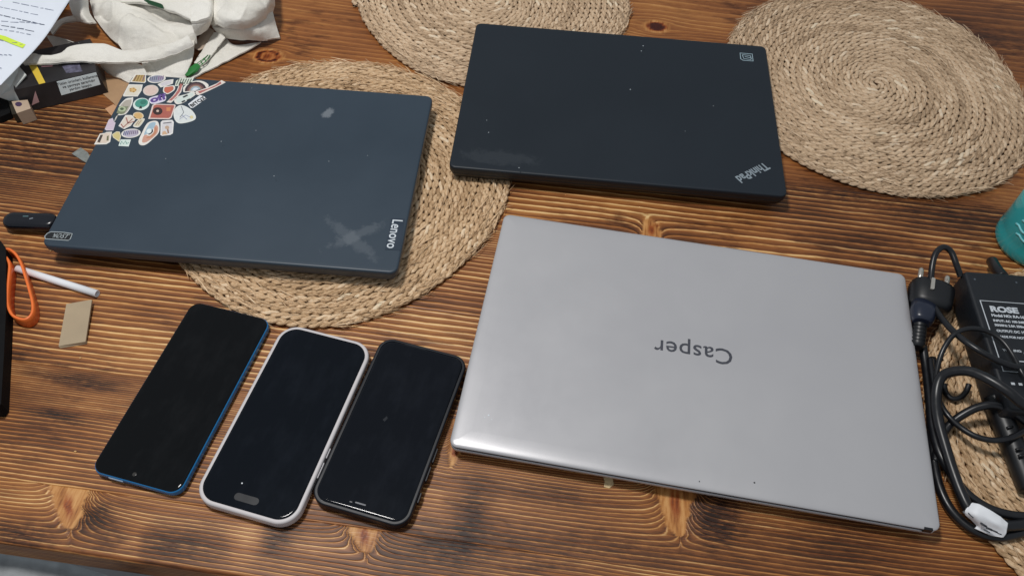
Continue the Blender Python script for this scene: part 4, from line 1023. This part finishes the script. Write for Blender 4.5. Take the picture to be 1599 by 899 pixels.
loft('handle', [[(156, 97, 20), (158, 104, 12), (168, 114, 5)], [(178, 97, 18), (182, 108, 12), (186, 122, 4)], [(204, 98, 16), (208, 112, 10), (206, 130, 3)], [(222, 102, 14), (230, 116, 9), (234, 132, 3)]], CV, bag, 6, 6, .0014, .0008, 60, 23)

# ------------------------------------------------------------ power adapter, plug and cords
ad = empty('power_adapter', (0, 0, 0)); tag(ad, 'black power adapter brick with white ROSE label by the right edge', 'power adapter')
zt = .038
tl, tr, bl_ = at(1504, 422, zt), at(1592, 428.5, zt), at(1563, 640, zt)
dx = (tr-tl).normalized(); Wd = (tr-tl).length; dy = (bl_-tl); Ln = abs(dy.dot(Vector((dx.y, -dx.x, 0))))
ad.location = (tl.x, tl.y, 0); ad.rotation_euler = (0, 0, math.atan2(dx.y, dx.x))
Wd = max(Wd, .062); 
zb = .0065
slab('shell', Wd, Ln, .004, [(.0025, zb), (.0006, zb+.0014), (0, zb+.004), (0, zt-.003), (.0006, zt-.0010), (.0018, zt-.0001), (.003, zt)], plain('adapter_black', (19, 23, 29), .5, var=.1, scale=300, bump=.15), ad, Wd/2, -Ln/2, 4)
def adp(px, py): return local(ad, at(px, py, zt))[:2]
wl = plain('label_print_white', (196, 202, 208), .5)
f0 = adp(1531, 469); f1 = adp(1566, 579)
fx = (f0[0]+f1[0])/2; fr_ = rail('label_frame', [(fx, f0[1]), (Wd-.005, f0[1]), (Wd-.005, f1[1]), (fx, f1[1])], .0010, zt+.00002, wl, ad, True)
ytop = f0[1]
def adt(s, row, size, off=.00008, x=.0056, sx=1.0):
    t_ = text('label_print', s, size, wl, fr_, (fx+x, ytop-row, zt+.0001), 0, offset=off, align='LEFT', sx=sx); return t_
adt('ROSE', .0085, .0080, .0004, .0062, 1.25)
adt('Model NO: RA-163', .0150, .0037, .00018)
adt('INPUT: AC 100-240V', .0204, .0031, .00014)
adt('50/60Hz 2.0A 250mA', .0250, .0031, .00014)
adt('OUTPUT: DC 19V 4.74A', .0308, .0033, .00014)
adt('MADE FOR NOTEBOOK', .0366, .0030, .00012)
adt('WARNING:', .0500, .0030, .0001)
for k in range(5):
    rail('label_print', [(fx+.014, ytop-.060-k*.0036), (Wd-.008, ytop-.060-k*.0036)], .0009, zt+.00002, wl, fr_)
rail('label_print', [(fx+.026, ytop-.052), (fx+.031, ytop-.052)], .0006, zt+.00002, wl, fr_)
for xx in (.024, .033):
    rail('label_print', [(fx+xx+.0016*math.cos(k*.7854), ytop-.052+.0016*math.sin(k*.7854)) for k in range(8)], .0005, zt+.00002, wl, fr_, True)
for k in range(3): rail('label_print', [(fx+.003+k*.006, ytop-.082), (fx+.006+k*.006, ytop-.082)], .0022, zt+.00002, wl, fr_)
for (px, py) in ((1522, 436), (1587, 441)):
    a_ = adp(px, py); lathe('screw_dot', [(.0009, zt), (.0009, zt+.0002)], plain('dot_grey', (84, 92, 100), .4) if 'dot_grey' not in bpy.data.materials else bpy.data.materials['dot_grey'], ad, (a_[0], a_[1], 0), 10)
# strain relief at the far end and cable boot at the near end
def cpath(pts, n=8): return catmull([tuple(at(x, y, z/1000)) for x, y, z in pts], n)
def wcable(name, pts, rad, parent, mat=None, n=8, **k): return tube(name, cpath(pts, n), rad, mat or M['black_rubber'], parent, 12, **k)
wcable('cable_boot', [(1566, 432, 24), (1556, 420, 20), (1549, 408, 12)], .005, bag if False else None, rads=None).name = 'temp_boot'
tb_ = bpy.data.objects['temp_boot']; tb_.name = 'cable_boot'
tag(tb_, 'short black cable end sticking out behind the power adapter', 'cable')

cd = empty('mains_cable', (0, 0, 0)); tag(cd, 'thick black cable coiled beside the silver laptop, with two pin plug and white tag', 'power cord')
th_ = .0036
wcable('cord', [(1441, 540, 11), (1446, 575, 8), (1451, 620, 10), (1455, 660, 12), (1466, 704, 13), (1485, 738, 12), (1506, 766, 12), (1532, 787, 12), (1562, 800, 13), (1600, 806, 14), (1640, 800, 16)], th_, cd)
wcable('cord', [(1650, 655, 50), (1600, 632, 52), (1575, 612, 54), (1545, 593, 52), (1515, 580, 46), (1488, 580, 38), (1469, 590, 30), (1462, 618, 24), (1465, 655, 22), (1477, 700, 20), (1489, 738, 19), (1502, 772, 18), (1516, 797, 17), (1540, 812, 16), (1570, 820, 15), (1610, 816, 14), (1650, 804, 14)], .0042, cd)
wcable('cord', [(1640, 690, 24), (1599, 656, 28), (1578, 641, 30), (1552, 632, 30), (1526, 636, 26), (1502, 648, 20), (1484, 662, 14), (1472, 678, 11), (1464, 696, 9), (1460, 720, 8)], .0034, cd)
wcable('cord', [(1456, 560, 5), (1453, 620, 6), (1454, 670, 6), (1458, 716, 6), (1466, 756, 6), (1480, 788, 6), (1500, 812, 6), (1526, 830, 7), (1556, 838, 8), (1588, 833, 9), (1640, 815, 10)], .0036, cd)
dc = empty('thin_lead', (0, 0, 0)); tag(dc, 'thin black lead rising in a loop behind the plug and over the adapter', 'cable')
tn = .0021
wcable('cord', [(1500, 432, 32), (1493, 412, 38), (1485, 393, 42), (1473, 386, 44), (1461, 396, 42), (1455, 420, 36), (1454, 450, 28), (1460, 480, 26), (1478, 506, 34), (1500, 527, 42), (1525, 545, 46), (1552, 560, 46), (1580, 571, 45), (1610, 575, 44)], .0027, dc, n=10)
wcable('cord', [(1464, 640, 12), (1462, 610, 18), (1463, 580, 26), (1471, 550, 34), (1486, 526, 40), (1503, 515, 43), (1524, 513, 44), (1546, 519, 44), (1566, 533, 44), (1582, 555, 44), (1596, 582, 44), (1615, 610, 40)], .0021, dc, n=10)
wcable('cord', [(1452, 560, 14), (1458, 596, 16), (1466, 625, 18), (1480, 648, 20), (1500, 667, 20), (1524, 681, 22), (1550, 687, 24), (1576, 684, 26), (1600, 672, 28), (1630, 655, 28)], .0024, dc, n=10)
wcable('cord', [(1474, 600, 8), (1477, 613, 8), (1486, 622, 8), (1498, 621, 9), (1508, 612, 10), (1513, 600, 12)], .0024, dc, n=8)
# dc plug and moulded boot lower right
bt = wcable('moulded_boot', [(1552, 620, 20), (1566, 655, 18), (1580, 690, 16), (1594, 725, 15), (1610, 765, 14)], .009, cd, mat=M['black_plastic'], rads=None)
for (px, py) in ((1572, 668), (1577, 680), (1586, 702), (1590, 712)):
    a_, b_ = at(px, py, .0255), at(px+9, py-2, .0255)
    tube('grip_rib', [tuple(a_), tuple((a_+b_)/2+Vector((0, 0, .0008))), tuple(b_)], .0012, M['black_plastic'], cd, 6)
# plug: round body, two pins, earth clip, ribbed relief
c_ = at(1453, 462, .019); f_ = at(1453, 440, .019)-at(1444, 520, .019); pa = math.atan2(f_.y, f_.x)
def along(name, prf, mat, parent, x0=0, y0=0, z0=.019, seg=24, sqy=1.0, sqz=1.0, pw=1.0):
    sg = lambda v: math.copysign(abs(v)**pw, v)
    loops = [[(x0+x, y0+sqy*r*sg(math.cos(2*math.pi*i/seg)), z0+sqz*r*sg(math.sin(2*math.pi*i/seg))) for i in range(seg)] for x, r in prf]
    return rings(name, loops, mat, parent)
pg = along('plug', [(-.018, .009), (-.0165, .013), (-.012, .0156), (.004, .0168), (.008, .0168), (.0092, .0160)], M['black_plastic'], cd, sqy=1.12, sqz=.85, pw=.72)
pg.location = (c_.x, c_.y, 0); pg.rotation_euler = (0, 0, pa)
along('handle_grip', [(-.036, .0068), (-.032, .0085), (-.024, .0098), (-.015, .0095)], plain('blue_black_plastic', (30, 36, 52), .3), pg, 0, .0055, .022, 20, 1.1, .85, .8)
prf = [(-.060, .0040)]
for k in range(6): prf += [(-.058+k*.004, .0048), (-.0565+k*.004, .0062), (-.055+k*.004, .0062), (-.0545+k*.004, .0048)]
along('strain_relief', prf+[(-.033, .0066)], M['black_plastic'], pg, 0, .0055, .017, 16)
for sy in (-1, 1): along('pin', [(.009, .0024), (.0240, .0024), (.0262, .0017)], M['metal_pin'], pg, 0, sy*.0115, .022, 14)
slab('earth_clip', .013, .0030, .0008, [(0, .0325), (0, .0348)], M['metal_pin'], pg, .001, .0045, 2)
# paper tag folded round the cord
tg, _ = loft('cable_tag', [[(1518, 784, 22), (1506, 800, 18), (1524, 818, 13), (1522, 824, 12)], [(1530, 787, 25), (1522, 803, 24), (1532, 821, 17), (1534, 829, 14)], [(1548, 797, 25), (1540, 808, 24), (1545, 824, 18), (1548, 835, 14)], [(1562, 806, 23), (1558, 817, 23), (1560, 828, 18), (1562, 838, 14)], [(1574, 816, 20), (1573, 822, 20), (1571, 832, 17), (1567, 838, 14)]], M['white_paper'], cd, 6, 6, .0006, .0004, 90, 31)
loft('tag_paper', [[(1514, 790, 16), (1504, 797, 13), (1508, 802, 11)], [(1520, 796, 14), (1516, 806, 12), (1518, 812, 10)], [(1534, 816, 12), (1530, 822, 11), (1532, 828, 10)]], M['white_paper'], tg, 6, 5, .0005)
for (a_, b_, w_) in (((1531, 816), (1541, 822), .0016), ((1540, 823), (1549, 827), .0015), ((1549, 827), (1558, 831), .0012), ((1512, 800), (1520, 808), .0007), ((1536, 826), (1546, 831), .0007), ((1558, 832), (1564, 834), .0008)):
    P = [at(*a_, .0215), at(*b_, .0215)]
    tube('tag_print', [tuple(P[0]), tuple((P[0]+P[1])/2), tuple(P[1])], w_*.6, M['ink'], tg, 6, sq=.4)

# ------------------------------------------------------------ teal bottle
bo = empty('teal_bottle', (0, 0, 0)); tag(bo, 'standing teal bottle with clear shoulder cut by the right edge', 'bottle')
R_b = .036
cb_ = at(1599, 386, 0); bo.location = (cb_.x+.008, cb_.y+.004, 0)
def teal():
    t = NT('teal_liquid_plastic'); n = t.noise(t.obj(), 40, 3)
    t.link(t.mix(n, (*s2l((20, 142, 150)), 1), (*s2l((60, 172, 174)), 1)), t.b.inputs['Base Color']); t.b.inputs['Roughness'].default_value = .18
    t.b.inputs['Coat Weight'].default_value = .4
    return t.m
TL_ = teal()
lathe('body', [(.030, 0), (.0345, .002), (.036, .006), (.036, .014), (.0350, .018), (.0356, .022), (.0356, .052), (.034, .060)], TL_, bo, seg=48)
gt = NT('clear_plastic'); gt.b.inputs['Transmission Weight'].default_value = .75; gt.b.inputs['Roughness'].default_value = .12; gt.b.inputs['IOR'].default_value = 1.2
gt.b.inputs['Base Color'].default_value = (.75, .82, .80, 1)
lathe('clear_shoulder', [(.034, .0601), (.032, .078), (.028, .096), (.020, .108), (.015, .112)], gt.m, bo, seg=48)
lathe('cap', [(.016, .1121), (.017, .114), (.017, .132), (.015, .134)], M['white_paper'], bo, seg=32)
for k, (zz, a0, a1) in enumerate(((.044, 195, 240), (.036, 190, 236), (.029, 200, 244))):
    P = [(.0358*math.cos(math.radians(a0+(a1-a0)*i/8)), .0358*math.sin(math.radians(a0+(a1-a0)*i/8)), zz+.0012*math.sin(i*1.7)) for i in range(9)]
    tube('label_print', P, .0011, plain('bottle_print_%d' % k, (120, 198, 204), .4), bo, 6)

# ------------------------------------------------------------ grey cushion below the near table edge
cu_ = empty('grey_cushion', (0, 0, 0)); tag(cu_, 'grey fabric chair cushion below the near left table edge', 'cushion')
fab = plain('grey_fabric', (150, 154, 156), .9, var=.25, scale=60, bump=.5)
rows_ = []
for (dz, yy) in ((0, 0), (-6, 10), (-8, 30), (-12, 60), (-20, 110)):
    rows_.append([(-120, 843+yy, -38+dz), (-40, 852+yy, -34+dz), (10, 860+yy, -33+dz), (60, 869+yy, -34+dz), (110, 880+yy, -38+dz), (170, 898+yy, -50+dz)])
# built directly, below table height
R2 = [[tuple(at(x, y, z/1000)) for x, y, z in r] for r in rows_]
G = np.array([catmull(r, 10) for r in R2]); G = np.stack([catmull(G[:, j], 8) for j in range(G.shape[1])], 1)
G[..., 2] += .002*noise2(G[..., 0]*40, G[..., 1]*40, 77, 3)
Gb = G.copy(); Gb[..., 2] -= .05
a_, b_, _ = G.shape; idx = np.arange(a_*b_).reshape(a_, b_); o_ = a_*b_
F = [np.stack([idx[:-1, :-1], idx[:-1, 1:], idx[1:, 1:], idx[1:, :-1]], -1).reshape(-1, 4), o_+np.stack([idx[:-1, :-1], idx[1:, :-1], idx[1:, 1:], idx[:-1, 1:]], -1).reshape(-1, 4)]
for e in (idx[0], idx[-1], idx[:, 0], idx[:, -1]): F.append(np.stack([e[:-1], e[1:], e[1:]+o_, e[:-1]+o_], -1))
np_mesh('cushion_cover', np.concatenate([G.reshape(-1, 3), Gb.reshape(-1, 3)]), np.concatenate(F), fab, cu_)
